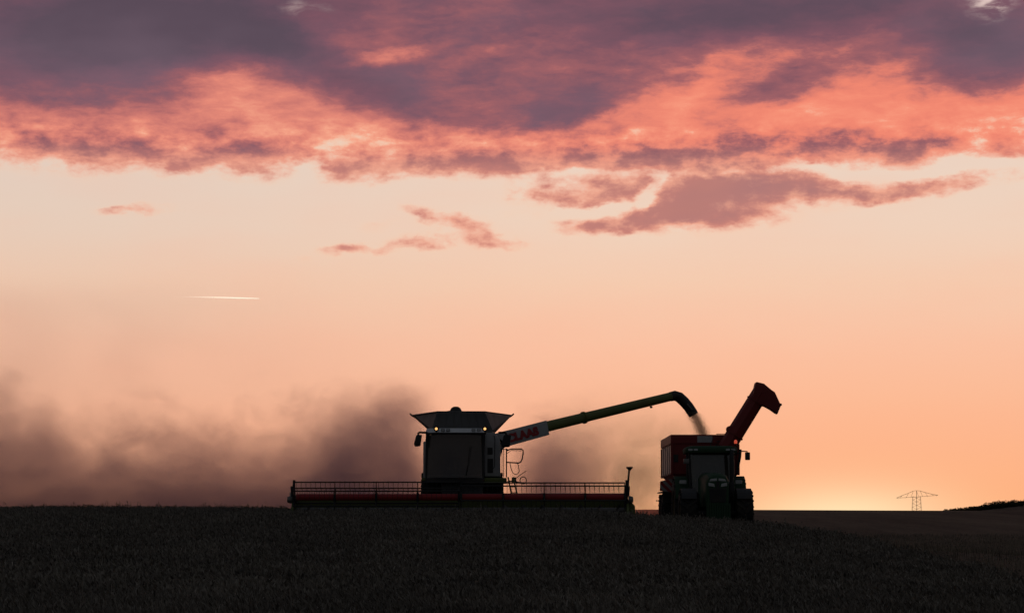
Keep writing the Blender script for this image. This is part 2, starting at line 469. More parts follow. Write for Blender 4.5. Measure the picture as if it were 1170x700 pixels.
def build_ground():
    xs = np.concatenate([-np.geomspace(27, 9000, 70)[::-1], np.linspace(-26, 30, 113), np.geomspace(31, 9000, 90)])
    ys = np.concatenate([np.linspace(-80, 0, 17), np.linspace(1, 140, 260), np.geomspace(141, 20000, 150)])
    X, Y = np.meshgrid(xs, ys); Z = ground_z(X, Y)
    nx, ny = len(xs), len(ys)
    me = bpy.data.meshes.new('ground')
    co = np.stack([X, Y, Z], -1).reshape(-1, 3)
    i = (np.arange(ny - 1)[:, None] * nx + np.arange(nx - 1)[None]).reshape(-1)
    quads = np.stack([i, i + 1, i + nx + 1, i + nx], -1)
    me.from_pydata(co.tolist(), [], quads.tolist()); me.update()
    me.polygons.foreach_set('use_smooth', [True] * len(me.polygons))
    m = bpy.data.materials.new('field_soil'); m.use_nodes = True
    nt = m.node_tree; b = nt.nodes['Principled BSDF']; b.inputs['Roughness'].default_value = 0.95
    b.inputs['Specular IOR Level'].default_value = 0.1
    tc = nt.nodes.new('ShaderNodeTexCoord')
    mp = nt.nodes.new('ShaderNodeMapping'); mp.inputs[3].default_value = (1.0, 0.12, 1); mp.inputs[2].default_value = (0, 0, 0.35)
    nt.links.new(tc.outputs['Object'], mp.inputs[0])
    n1 = nt.nodes.new('ShaderNodeTexNoise'); n1.inputs['Scale'].default_value = 0.14; n1.inputs['Detail'].default_value = 9; n1.inputs['Roughness'].default_value = 0.7
    nt.links.new(mp.outputs[0], n1.inputs['Vector'])
    n2 = nt.nodes.new('ShaderNodeTexNoise'); n2.inputs['Scale'].default_value = 3.0; n2.inputs['Detail'].default_value = 6
    nt.links.new(tc.outputs['Object'], n2.inputs['Vector'])
    cr = nt.nodes.new('ShaderNodeValToRGB')
    cr.color_ramp.elements[0].position = 0.36; cr.color_ramp.elements[0].color = (0.050, 0.040, 0.032, 1)
    cr.color_ramp.elements[1].position = 0.64; cr.color_ramp.elements[1].color = (0.20, 0.155, 0.112, 1)
    ad = nt.nodes.new('ShaderNodeMath'); ad.operation = 'MULTIPLY_ADD'; ad.inputs[1].default_value = 0.4
    nt.links.new(n2.outputs['Fac'], ad.inputs[0])
    mu = nt.nodes.new('ShaderNodeMath'); mu.operation = 'MULTIPLY'; mu.inputs[1].default_value = 0.6
    nt.links.new(n1.outputs['Fac'], mu.inputs[0]); nt.links.new(mu.outputs[0], ad.inputs[2])
    nt.links.new(ad.outputs[0], cr.inputs[0]); nt.links.new(cr.outputs[0], b.inputs['Base Color'])
    bp = nt.nodes.new('ShaderNodeBump'); bp.inputs['Strength'].default_value = 0.8; bp.inputs['Distance'].default_value = 0.15
    nt.links.new(n2.outputs['Fac'], bp.inputs['Height']); nt.links.new(bp.outputs[0], b.inputs['Normal'])
    me.materials.append(m)
    o = bpy.data.objects.new('ground', me); COL.objects.link(o)
    tag(o, 'dark rolling farm field running up to the skyline', 'ground', kind='structure')


build_ground()


def straw_mat(name, a, b_, rough=0.8):
    m = bpy.data.materials.new(name); m.use_nodes = True
    nt = m.node_tree; b = nt.nodes['Principled BSDF']; b.inputs['Roughness'].default_value = rough
    b.inputs['Specular IOR Level'].default_value = 0.15
    geo = nt.nodes.new('ShaderNodeNewGeometry')
    tc = nt.nodes.new('ShaderNodeTexCoord'); nz = nt.nodes.new('ShaderNodeTexNoise')
    nz.inputs['Scale'].default_value = 0.5; nz.inputs['Detail'].default_value = 4
    nt.links.new(tc.outputs['Object'], nz.inputs['Vector'])
    ad = nt.nodes.new('ShaderNodeMath'); ad.operation = 'MULTIPLY_ADD'; ad.inputs[1].default_value = 0.6
    nt.links.new(geo.outputs['Random Per Island'], ad.inputs[0])
    m2 = nt.nodes.new('ShaderNodeMath'); m2.operation = 'MULTIPLY_ADD'; m2.inputs[1].default_value = 1.2; m2.inputs[2].default_value = -0.4
    nt.links.new(nz.outputs['Fac'], m2.inputs[0]); nt.links.new(m2.outputs[0], ad.inputs[2])
    cr = nt.nodes.new('ShaderNodeValToRGB')
    cr.color_ramp.elements[0].position = 0.1; cr.color_ramp.elements[0].color = (*a, 1)
    cr.color_ramp.elements[1].position = 0.95; cr.color_ramp.elements[1].color = (*b_, 1)
    nt.links.new(ad.outputs[0], cr.inputs[0]); nt.links.new(cr.outputs[0], b.inputs['Base Color'])
    return m


def quad_mesh(name, V, mat):
    """V: (n,4,3) array of quads -> one mesh"""
    n = len(V)
    me = bpy.data.meshes.new(name)
    me.vertices.add(n * 4); me.loops.add(n * 4); me.polygons.add(n)
    me.vertices.foreach_set('co', V.astype(np.float32).reshape(-1))
    me.loops.foreach_set('vertex_index', np.arange(n * 4, dtype=np.int32))
    me.polygons.foreach_set('loop_start', np.arange(0, n * 4, 4, dtype=np.int32))
    me.update(calc_edges=True)
    me.materials.append(mat)
    o = bpy.data.objects.new(name, me); COL.objects.link(o)
    return o


def scatter(n, d0, d1, margin):
    """random points on the ground in the wedge the picture looks over"""
    d = np.sqrt(RNG.uniform(d0 * d0, d1 * d1, n))
    hw = d * 0.225 + margin
    return RNG.uniform(-1, 1, n) * hw, d


def build_wheat():
    xs, ds = [], []
    for (d0, d1, dens) in ((17, 30, 170), (30, 45, 120), (45, 70, 80), (70, 101, 75)):
        area = (d1 - d0) * 2 * ((d0 + d1) / 2 * 0.225 + 3)
        x, d = scatter(int(area * dens), d0, d1, 3)
        xs.append(x); ds.append(d)
    x = np.concatenate(xs); d = np.concatenate(ds)
    k = (x < wheat_edge(d)) & (d < wheat_back(x))
    x, d = x[k], d[k]; n = len(x)
    z = ground_z(x, d)
    patch = 0.5 + 0.5 * np.sin(x * 0.8 + 1.3 * np.sin(d * 0.33)) * np.sin(d * 0.55 + 0.9 * np.sin(x * 0.5))
    h = RNG.normal(0.58, 0.045, n) + 0.05 * (patch - 0.5)
    tall = RNG.random(n) < 0.012
    h = np.where(tall, h + RNG.uniform(0.06, 0.2, n), h)
    wid = np.where(d < 35, 0.006, 0.010)
    th = RNG.uniform(0, math.pi, n)
    lean = RNG.normal(0, 0.07, (n, 2)) + np.array([-0.04, 0.0])
    base = np.stack([x, d, z - 0.02], -1)
    top = base + np.stack([lean[:, 0], lean[:, 1], h], -1)
    s = np.stack([np.cos(th), np.sin(th), np.zeros(n)], -1)
    w = wid[:, None]
    stem = np.stack([base - s * w, base + s * w, top + s * w * .7, top - s * w * .7], 1)
    # ears: two crossed leaf shaped blades, nodding over
    ed = np.stack([RNG.normal(-0.02, 0.035, n), RNG.normal(0, 0.035, n), RNG.uniform(0.05, 0.095, n)], -1)
    ew = (wid * RNG.uniform(1.5, 2.3, n))[:, None]
    ears = []
    for a in (0, math.pi / 2):
        q = np.stack([np.cos(th + a), np.sin(th + a), np.zeros(n)], -1)
        ears.append(np.stack([top - ed * .1, top + ed * .45 + q * ew, top + ed, top + ed * .45 - q * ew], 1))
    # one long dry leaf per stalk
    fa = RNG.uniform(0, 2 * math.pi, n); fl = RNG.uniform(0.10, 0.24, n)[:, None]
    fdir = np.stack([np.cos(fa), np.sin(fa), np.zeros(n)], -1)
    fs = np.stack([-np.sin(fa), np.cos(fa), np.zeros(n)], -1)
    f0 = base + (top - base) * RNG.uniform(0.5, 0.92, n)[:, None]
    up = np.array([0, 0, 1.0])
    fm = f0 + fdir * fl * .5 + up * fl * .35; fe = f0 + fdir * fl - up * fl * RNG.uniform(-.1, .5, n)[:, None]
    leaf = np.stack([f0, fm + fs * w * 1.2, fe, fm - fs * w * 1.2], 1)
    V = np.concatenate([stem, ears[0], ears[1], leaf], 0)
    o = quad_mesh('wheat_crop', V, straw_mat('dry_wheat', (0.10, 0.088, 0.078), (0.42, 0.365, 0.30)))
    tag(o, 'standing ripe wheat filling the dark foreground in front of both machines', 'wheat', kind='stuff')


def build_stubble():
    x, d = scatter(150000, 40, 230, 4)
    x = np.round(x / 0.16) * 0.16 + RNG.normal(0, 0.02, len(x))
    k = ~((x < wheat_edge(d) + .1) & (d < wheat_back(x) + .2))
    k &= (x > 4.2) | ((x > -8) & (d > 89) & (d < 101))
    x, d = x[k], d[k]; n = len(x)
    z = ground_z(x, d)
    h = RNG.normal(0.19, 0.05, n); th = RNG.uniform(0, math.pi, n)
    s = np.stack([np.cos(th), np.sin(th), np.zeros(n)], -1) * 0.008
    b = np.stack([x, d, z - .01], -1); t = b + np.stack([RNG.normal(0, .03, n), RNG.normal(0, .03, n), h], -1)
    V = np.stack([b - s, b + s, t + s, t - s], 1)
    # loose straw lying about
    kk = RNG.random(n) < 0.25
    b2 = b[kk] + np.stack([RNG.normal(0, .1, kk.sum()), np.zeros(kk.sum()), np.full(kk.sum(), .05)], -1)
    a = RNG.uniform(0, 6.28, kk.sum()); dr = np.stack([np.cos(a), np.sin(a), RNG.normal(.1, .2, kk.sum())], -1) * .18
    pp = np.stack([-np.sin(a), np.cos(a), np.full(kk.sum(), .6)], -1) * .006
    V2 = np.stack([b2 - dr - pp, b2 - dr + pp, b2 + dr + pp, b2 + dr - pp], 1)
    o = quad_mesh('stubble', np.concatenate([V, V2], 0), straw_mat('cut_straw', (0.08, 0.066, 0.055), (0.40, 0.32, 0.23)))
    tag(o, 'short cut stubble on the brown harvested field right of the wheat', 'stubble', kind='stuff')


build_wheat()
build_stubble()


def build_woodland():
    pts = []
    for i in range(620):
        x = RNG.uniform(150, 215); y = RNG.uniform(885, 925)
        g = gz(x, y) 
        hh = RNG.choice([0.9, 1.2, 1.5, 2.3]) * RNG.uniform(.8, 1.1) * (0.35 + 0.65 * min(1, max(0, (x - 150) / 30)))
        r = hh * RNG.uniform(0.6, 1.0)
        n = 130
        u = RNG.normal(0, 1, (n, 3)); u /= np.linalg.norm(u, axis=1)[:, None]
        rad = RNG.uniform(0.35, 1.0, n)[:, None] ** 0.5
        c = np.array([x, y, g + hh * 0.5]) + u * rad * np.array([r, r, hh * 0.55])
        pts.append(c)
    c = np.concatenate(pts); n = len(c)
    a = RNG.normal(0, 1, (n, 3)); a /= np.linalg.norm(a, axis=1)[:, None]
    b = np.cross(a, RNG.normal(0, 1, (n, 3))); b /= np.linalg.norm(b, axis=1)[:, None]
    s = RNG.uniform(0.10, 0.26, n)[:, None]
    V = np.stack([c - a * s, c + b * s * .7, c + a * s, c - b * s * .7], 1)
    o = quad_mesh('far_scrub', V, straw_mat('scrub_leaves', (0.03, 0.035, 0.02), (0.07, 0.075, 0.04)))
    tag(o, 'dark line of bushes along the rising ridge at the right edge', 'bushes', kind='stuff')


build_woodland()

# ------------------------------------------------------------------ wheels
def wheel(parent, name, c, r, w, rim_col, outer, lugs=22):
    """tyre with bar lugs as the part, its rim as a sub-part; axis along x"""
    bm = BM()
    ri = r * 0.56; h = w / 2
    rc = r - 0.045
    prof = [(ri, -h * .80), (ri + .03, -h * .96), ((ri + rc) / 2, -h), (rc - .06, -h * .97), (rc, -h * .82), (rc + .012, 0),
            (rc, h * .82), (rc - .06, h * .97), ((ri + rc) / 2, h), (ri + .03, h * .96), (ri, h * .80)]
    lathe(bm, prof, c, 'x', 44)
    for k in range(lugs):
        for s in (-1, 1):
            a = 2 * math.pi * (k + (0.5 if s > 0 else 0)) / lugs
            M = Matrix.Translation(c) @ Matrix.Rotation(a, 4, 'X') @ Matrix.Translation((s * h * .48, 0, rc)) @ Matrix.Rotation(s * math.radians(38), 4, 'Z')
            box(bm, -h * .60, h * .60, -0.035, 0.035, -0.035, 0.05, 0.0, M=M)
    t = obj(name, bm, M_RUBBER, parent, 40)
    bm = BM()
    o = outer
    lathe(bm, [(0.06, o * (h * .35 + .03)), (0.16, o * (h * .35 + .03)), (0.18, o * h * .30), (ri * .70, o * h * .18), (ri * .86, o * h * .55), (ri * 1.0, o * h * .82),
               (ri * 1.0, -o * h * .8), (ri * .8, -o * h * .6), (0.06, -o * h * .5)], c, 'x', 36)
    for k in range(8):
        a = k * math.pi / 4
        lathe(bm, [(0.0, 0), (.022, 0), (.022, o * .03), (0.0, o * .03)], Vector(c) + Vector((o * (h * .26), .24 * math.cos(a), .24 * math.sin(a))), 'x', 6)
    obj('rim', bm, rim_col, t, 35)
    return t


# ------------------------------------------------------------------ combine harvester
def build_combine():
    RX, RY = P(528, 600, 90).x, 90.0
    R = Vector((RX, RY, gz(RX, RY)))
    t = thing('combine_harvester', 'pale combine harvester with two lit work lamps, wide red reel and long unloading tube', 'combine harvester', R)
    L = lambda px, py, d: P(px, py, d) - R
    X = lambda px, d: P(px, 350, d).x - R.x
    Z = lambda py, d: P(585, py, d).z - R.z

    # hull behind the cab
    bm = BM()
    xl, xr = X(484, 90.6), X(571, 90.6)
    prism(bm, [(0.6, .95), (0.6, 3.15), (7.0, 3.05), (7.5, 2.5), (7.2, 1.0), (4.5, .75)], xl, xr, 'x', 0.06)
    obj('hull', bm, M_WHITE, t, 35)
    # grain tank: narrow base, flaps flared out with the wide corners at the back
    bm = BM()
    zb, zt = Z(491.5, 89.3), Z(470, 89.0)
    bx = (X(493, 89.3), X(563, 89.3))
    ring0 = [(bx[0], -.7, zb), (bx[1], -.7, zb), (bx[1] + .05, 2.4, zb), (bx[0] - .05, 2.4, zb)]
    base = [(bx[0], -.7, zb - .3), (bx[1], -.7, zb - .3), (bx[1] + .05, 2.4, zb - .3), (bx[0] - .05, 2.4, zb - .3)]
    x5, x6 = X(500, 89), X(554, 89); xa, xb = X(471, 92), X(585, 92)
    ring_lo = [(bx[0], -.72, zb), ((bx[0] + bx[1]) / 2, -.74, zb), (bx[1], -.72, zb), (bx[1] + .06, 1.9, zb), (bx[1], 2.4, zb), (bx[0], 2.4, zb), (bx[0] - .06, 1.9, zb)]
    ring_hi = [(x5, -1.0, zt), ((x5 + x6) / 2, -1.03, zt), (x6, -1.0, zt), (xb, 2.0, zt), (x6 + .3, 3.2, zt), (x5 - .3, 3.2, zt), (xa, 2.0, zt)]
    inn_hi = [(p[0] * .965, p[1] * .97 + .02, p[2]) for p in ring_hi]
    inn_lo = [(p[0] * .95, p[1] * .95 + .03, p[2] + .02) for p in ring_lo]
    under = [(p[0], p[1], zb - .35) for p in ring_lo]
    loft(bm, [under, ring_lo, ring_hi, inn_hi, inn_lo], 0, True)
    # pressed stiffening ribs on the front flap
    tank = obj('grain_tank', bm, M_TANK, t)
    bm = BM()
    for k in range(7):
        f = (k + .5) / 7
        a = Vector((bx[0] + (bx[1] - bx[0]) * f, -.735, zb + .03)); b = Vector((x5 + (x6 - x5) * f, -1.03, zt - .03))
        tube(bm, [a, b], .018, 6)
    tube(bm, [Vector(p) for p in ring_hi], .022, 6, closed=True)
    obj('rim_edge', bm, M_TANK, tank)
    for s, x in ((-1, xa), (1, xb)):
        bm = BM()
        tube(bm, [(x - s * .16, 1.9, zt - .10), (x - s * .02, 2.0, zt - .02), (x + s * .07, 2.0, zt + .06)], .032, 8)
        obj('flap_hook', bm, M_BLACK, tank)
    # filling head standing above the rim
    bm = BM()
    c = ((X(521, 91)), 1.0, Z(471, 91))
    rr = .23
    prof = [(rr, -.35), (rr, .0), (rr * .93, .09), (rr * .72, .17), (rr * .4, .215), (0.01, .225)]
    lathe(bm, prof, c, 'z', 24)
    fh = obj('filling_head', bm, M_BLACK, tank, 40)
    bm = BM()
    tube(bm, [(c[0] - .65, 1.0, c[2] - .02), (c[0] - .1, 1.0, c[2] + .06)], .03, 8)
    tube(bm, [(c[0] + .45, 1.0, c[2] - .02), (c[0] + .1, 1.0, c[2] + .06)], .03, 8)
    obj('filling_head_stay', bm, M_BLACK, tank)

    # cab
    yc0, yc1 = -1.9, -.35
    cl, cr_ = X(487, 88.2), X(553, 88.2)
    zc0, zc1 = Z(545, 88.2), Z(495, 88.2)
    cab = obj('cab', (lambda bm: (box(bm, cl, cr_, yc0 + .1, yc1, zc0 - .18, zc0 - .02, .03),
                                 box(bm, cl, cr_, yc1 - .06, yc1, zc0 - .02, zc1, .02), bm)[-1])(BM()), M_BLACK, t)
    for (x, y, dx) in ((cl + .04, yc0 + .16, -.02), (cr_ - .04, yc0 + .16, .02), (cl + .05, yc1 - .1, 0), (cr_ - .05, yc1 - .1, 0)):
        bm = BM(); tube(bm, [(x + dx, y, zc0 - .1), (x, y, zc1 + .03)], .045, 8)
        obj('cab_pillar', bm, M_BLACK, cab)
    # bowed windscreen
    bm = BM()
    n = 14; lo, hi = [], []
    for i in range(n + 1):
        f = i / n; x = cl + .05 + (cr_ - cl - .1) * f; bow = .22 * (1 - (2 * f - 1) ** 2)
        lo.append((x, yc0 + .13 - bow * .9, zc0)); hi.append((x, yc0 + .17 - bow, zc1))
    vs = lo + hi; vs2 = [(p[0], p[1] + .012, p[2]) for p in vs]
    m = n + 1
    fs = [(i, i + 1, m + i + 1, m + i) for i in range(n)]
    fs2 = [tuple(2 * m + j for j in f) for f in fs]
    rimf = [(i, i + 1, 2 * m + i + 1, 2 * m + i) for i in range(n)] + [(m + i, m + i + 1, 3 * m + i + 1, 3 * m + i) for i in range(n)] + [(0, m, 3 * m, 2 * m), (n, m + n, 3 * m + n, 2 * m + n)]
    faces_from(bm, [Vector(p) for p in vs + vs2], fs + fs2 + rimf)
    obj('windscreen', bm, M_GLASS, cab, 40)
    for s, x in ((-1, cl), (1, cr_)):
        bm = BM(); box(bm, x - .008 - s * .02, x + .008 - s * .02, yc0 + .25, yc1 - .12, zc0 + .02, zc1, 0)
        obj('side_window', bm, M_GLASS, cab)
    # wiper
    bm = BM(); xw = X(533, 88); tube(bm, [(xw, yc0 - .10, zc0 + .05), (xw + .1, yc0 - .12, zc0 + .5), (xw + .18, yc0 - .12, zc0 + 1.1)], .014, 6)
    obj('wiper', bm, M_BLACK, cab)
    # seat, steering column inside
    bm = BM(); xm = (cl + cr_) / 2
    box(bm, xm - .27, xm + .27, -1.25, -.75, zc0 + .35, zc0 + .50, .05); box(bm, xm - .26, xm + .26, -.85, -.70, zc0 + .45, zc0 + 1.15, .05)
    box(bm, xm - .15, xm + .15, -1.15, -.85, zc0 - .02, zc0 + .36, .03)
    obj('driver_seat', bm, M_BLACK, cab, 40)
    bm = BM(); tube(bm, [(xm, -1.62, zc0), (xm, -1.50, zc0 + .62)], .045, 8)
    tube(bm, [Vector((xm, -1.47, zc0 + .68)) + Vector((.2 * math.cos(a), .19 * math.sin(a) * .8, .19 * math.sin(a) * .5)) for a in [k * math.pi / 8 for k in range(16)]], .018, 6, closed=True)
    obj('steering_wheel', bm, M_BLACK, cab)
    # roof, its paint paled for the sky reflected at the front edge, and lamps
    bm = BM()
    r0 = [(cl - .02, yc0 + .15), (cl + .15, yc0 - .22), (xm, yc0 - .34), (cr_ - .15, yc0 - .22), (cr_ + .02, yc0 + .15), (cr_ + .02, yc1 + .1), (cl - .02, yc1 + .1)]
    prism(bm, r0, zc1 + .02, zc1 + .19, 'z', .02, sc1=[(p[0] * .97, p[1] + (.34 if p[1] < yc0 + .1 else .2 if p[1] < yc0 + .3 else 0)) for p in r0])
    roof = obj('cab_roof', bm, M_ROOF, cab, 40)
    bm = BM()
    x0, x1 = X(490, 88), X(562, 88)
    box(bm, x0 - .1, x1 - .2, yc0 - .12, yc0 + .05, zc1 - .035, zc1 + .03, .01)
    obj('roof_visor', bm, M_BLACK, roof)
    for px in (498.5, 554):
        c = L(px, 489.6, 87.85)
        bm = BM(); lathe(bm, [(.02, .07), (.085, .05), (.10, .0), (.10, -.015)], c, 'y', 16); box(bm, c.x - .02, c.x + .02, c.y + .02, c.y + .08, c.z - .16, c.z - .06)
        lh = obj('work_lamp', bm, M_BLACK, cab, 40)
        bm = BM(); lathe(bm, [(.0, -.034), (.036, -.028), (.048, -.017), (.048, -.012)], c, 'y', 16)
        obj('lamp_lens', bm, M_LAMP, lh, 60)
    for px in (506, 512, 541, 547):
        c = L(px, 491, 87.85)
        bm = BM(); box(bm, c.x - .07, c.x + .07, c.y - .03, c.y + .05, c.z - .045, c.z + .045, .015)
        lh = obj('work_lamp', bm, M_BLACK, cab)
        bm = BM(); box(bm, c.x - .055, c.x + .055, c.y - .036, c.y - .031, c.z - .033, c.z + .033)
        obj('lamp_lens', bm, M_LENS, lh)

    # panel beside the cab with its two dark openings
    bm = BM()
    x0, x1 = X(554, 88.6), X(572, 88.6); z0, z1 = Z(544, 88.6), Z(494, 88.6)
    prism(bm, [(x0, z0), (x1, z0), (x1 - .02, z1 - .25), (x1 - .2, z1), (x0, z1)], -1.35, -.4, 'y', .04)
    sp_ = obj('service_panel', bm, M_WHITE, t, 40)
    for (a, b_, q, q2) in ((557, 563, 511, 519), (557, 563.5, 523.5, 540)):
        bm = BM(); u0, u1 = X(a, 88.6), X(b_, 88.6)
        box(bm, u0, u1, -1.365, -1.33, Z(q2, 88.6), Z(q, 88.6), .06)
        obj('air_opening', bm, M_BLACK, sp_)
    bm = BM(); tube(bm, [(x0 + .32, -1.40, z0 + .3), (x0 + .35, -1.46, z0 + .35), (x0 + .37, -1.46, z0 + 1.35), (x0 + .33, -1.40, z1 - .1)], .015, 6)
    obj('grab_rail', bm, M_BLACK, sp_)
    # left corner fairing
    bm = BM(); x0, x1 = X(483.5, 89), X(488, 89)
    prism(bm, [(x0, Z(547, 89)), (x1, Z(547, 89)), (x1, Z(497, 89)), (x0 + .10, Z(500, 89))], -.9, .62, 'y', .03)
    obj('corner_fairing', bm, M_WHITE, t, 40)
    # platform and bumper under the cab
    bm = BM(); box(bm, X(483, 88.4), X(579, 88.4), -1.65, -.4, Z(549, 88.4), Z(545.5, 88.4), .02)
    box(bm, X(545, 88.3), X(579, 88.3), -1.7, -.9, Z(552, 88.3), Z(549.4, 88.3), .03)
    obj('platform', bm, M_GREEN, t)
    bm = BM(); box(bm, X(489, 88.3), X(553, 88.3), -1.76, -1.66, Z(546.5, 88.3), Z(541.8, 88.3), .02)
    obj('cab_sill', bm, M_WHITE, t)

    # mirrors
    for (ax0, ax1, m0, m1, ma, mb) in ((488, 478, 475, 481, 496.5, 510), (570, 578, 575, 583, 496.5, 511)):
        s = -1 if ax1 < ax0 else 1
        bm = BM()
        tube(bm, [L(ax0, 494, 88.1), L(ax1 - s * 1.5, 493.7, 87.9), L(ax1, 494.6, 87.9), L((m0 + m1) / 2, 497, 87.9)], .04, 8)
        ar = obj('mirror_arm', bm, M_BLACK, t)
        bm = BM(); a, b_ = L(m0, mb, 87.9), L(m1, ma, 87.9)
        prism(bm, [(a.x - .07, a.z + .10), (a.x - .03, a.z), (b_.x - .02, a.z + .02), (b_.x + .04, b_.z), (a.x + .02, b_.z)], a.y - .05, a.y + .08, 'y', .03)
        obj('mirror_head', bm, M_BLACK, ar, 40)

    # feeder house down to the header
    bm = BM()
    prism(bm, [(-3.1, .35), (-3.1, 1.05), (-1.4, 1.62), (-.4, 1.62), (-.4, .95), (-1.4, .85)], X(505, 88), X(552, 88), 'x', .04)
    obj('feeder_house', bm, M_BLACK, t, 35)
    for s in (-1, 1):
        bm = BM(); tube(bm, [(s * .55, -2.8, .35), (s * .55, -.6, .75)], .06, 8); obj('lift_cylinder', bm, M_STEEL, t)
    # wheels and axles
    for s in (-1, 1):
        wheel(t, 'front_wheel', Vector((s * 1.12, 0.1, .98)), .98, .74, M_WHITE, s)
        wheel(t, 'rear_wheel', Vector((s * 1.1, 4.6, .66)), .66, .5, M_WHITE, s, 18)
    bm = BM(); tube(bm, [(-1.1, .1, .98), (1.1, .1, .98)], .14, 12); obj('front_axle', bm, M_BLACK, t)
    bm = BM(); tube(bm, [(-1.1, 4.6, .66), (1.1, 4.6, .66)], .10, 12); obj('rear_axle', bm, M_BLACK, t)

    # handrails and access ladder on the right of the picture
    D = 88.5
    bm = BM(); tube(bm, [L(573.6, 512.5, D), L(573.6, 545, D)], .016, 6); tube(bm, [L(575.6, 512.5, D), L(575.6, 545, D)], .016, 6)
    tube(bm, [L(578.6, 512, D), L(578.6, 545, D)], .024, 8); tube(bm, [L(572, 513, D), L(580, 513, D)], .016, 6)
    obj('handrail', bm, M_BLACK, t)
    bm = BM()
    tube(bm, [L(578.6, 514.8, D), L(582, 513.2, D), L(585, 512.6, D), L(595.5, 512.6, D), L(597.6, 514, D), L(597.8, 517, D), L(596.6, 524, D), L(594.8, 527.6, D), L(592.6, 528.6, D), L(578.6, 527.8, D)], .024, 8)
    tube(bm, [L(579, 518, D), L(584, 514.2, D), L(596, 514.6, D)], .013, 6)
    obj('gate_rail', bm, M_BLACK, t)
    bm = BM(); tube(bm, [L(582.6, 528.4, D), L(584.2, 536, D), L(586, 540, D), L(588.6, 541.6, D), L(591.6, 540.8, D), L(593.3, 538, D), L(592.2, 531, D), L(591, 528.4, D)], .014, 6)
    obj('step_loop', bm, M_BLACK, t)
    bm = BM()
    for a, b_ in ((580.5, 586), (586.5, 592.5)):
        tube(bm, [L(a, 545, D - .4), L(b_, 572, D - 1.0)], .03, 6)
    for k in range(4):
        f = .15 + k * .25
        p0 = L(580.5, 545, D - .4).lerp(L(586, 572, D - 1.0), f); p1 = L(586.5, 545, D - .4).lerp(L(592.5, 572, D - 1.0), f)
        M = Matrix.Translation((p0 + p1) / 2)
        box(bm, -(p1 - p0).length / 2, (p1 - p0).length / 2, -.1, .1, -.015, .015, 0, M=M)
    obj('access_ladder', bm, M_GREEN, t)
    bm = BM(); a = L(587.5, 548, D - .2); box(bm, a.x - .09, a.x + .08, a.y - .1, a.y + .1, a.z - .12, a.z + .1, .04)
    tube(bm, [L(588, 547, D - .2), L(594, 542.5, D - .2), L(601.5, 537.5, D - .2)], .014, 6)
    tube(bm, [L(578, 550, D - .3), L(588, 549.5, D - .3), L(598, 551.5, D - .3)], .02, 6)
    obj('lamp_bracket', bm, M_BLACK, t)
    bm = BM(); c = L(597.8, 548.4, D - .2)
    tube(bm, [c + Vector((.115 * math.cos(a), 0, .125 * math.sin(a))) for a in [k * math.pi / 10 for k in range(20)]], .016, 6, closed=True)
    obj('hose_loop', bm, M_BLACK, t)

    # ---- unloading tube
    bm = BM()
    a0 = L(571, 505, 91.0); tube(bm, [a0 + Vector((-.35, .1, -.9)), a0 + Vector((-.2, .05, -.2)), a0], [.3, .3, .27], 16)
    obj('tube_turret', bm, M_WHITE, t, 40)
    pA, pB, pC = L(574, 500, 91.0), L(627, 486.6, 92.3), L(768.5, 452.3, 95.5)
    bm = BM(); tube(bm, [pA, pB, pB.lerp(pC, .3)], [.235, .20, .192], 18)
    pm = pB.lerp(pC, .27)
    tube(bm, [pm, pm + (pC - pB).normalized() * .07], .235, 18)
    tube(bm, [pB.lerp(pC, .3), pC], [.186, .172], 18)
    ut = obj('unloading_tube', bm, M_GREEN, t, 40)
    # boot that turns the grain downward
    bm = BM()
    bp_ = [L(766, 452.9, 95.45), L(771, 451.8, 95.55), L(776, 453.5, 95.65), L(781.5, 458.6, 95.7), L(786.6, 464.5, 95.7), L(791, 471, 95.7), L(792.6, 474, 95.7)]
    tube(bm, bp_, [.185, .20, .21, .21, .205, .20, .195], 16, caps=False)
    bt = obj('discharge_boot', bm, M_BLACK, t, 40)
    bm = BM(); tube(bm, [L(785, 461, 95.45), L(791, 468, 95.45)], .03, 6); obj('boot_strip', bm, M_STEEL, bt)
    # panel with the maker's lettering
    e1 = (L(627, 478, 91.7) - L(570, 493.2, 90.5)).normalized(); nrm = Vector((0, -1, 0)); nrm = (nrm - e1 * nrm.dot(e1)).normalized(); e2 = nrm.cross(e1).normalized()
    if e2.z < 0: e2 = -e2
    o0 = L(582, 509.2, 90.75) + nrm * .0
    Mx = Matrix((( e1.x, e2.x, nrm.x, o0.x), (e1.y, e2.y, nrm.y, o0.y), (e1.z, e2.z, nrm.z, o0.z), (0, 0, 0, 1)))
    bm = BM()
    wl = (L(626.6, 495, 91.7) - L(582, 509.2, 90.75)).length
    poly = [(0, 0), (wl, 0.01), (wl + .06, .56), (-.52, .58), (-.40, .40)]
    prism(bm, poly, .0, .05, 'z', .012, M=Mx)
    pn = obj('tube_shroud', bm, M_WHITE, ut, 40)
    cu = bpy.data.curves.new('lettering', 'FONT'); cu.body = 'CLAAS'; cu.size = .40; cu.offset = .028; cu.extrude = .006; cu.space_character = 1.08
    to = bpy.data.objects.new('lettering_source', cu); COL.objects.link(to)
    bpy.context.view_layer.update()
    dg = bpy.context.evaluated_depsgraph_get()
    me = bpy.data.meshes.new_from_object(to.evaluated_get(dg)); me.name = 'lettering'
    bpy.data.objects.remove(to)
    bx0 = min(v.co.x for v in me.vertices); bx1 = max(v.co.x for v in me.vertices)
    Mt = Mx @ Matrix.Translation((-.04, .135, .062)) @ Matrix.Diagonal((1.42 / (bx1 - bx0), 1.0, 1, 1)) @ Matrix.Translation((-bx0, 0, 0))
    me.transform(Mt); me.materials.clear(); me.materials.append(M_RED)
    lo = bpy.data.objects.new('lettering', me); COL.objects.link(lo); lo.parent = ut
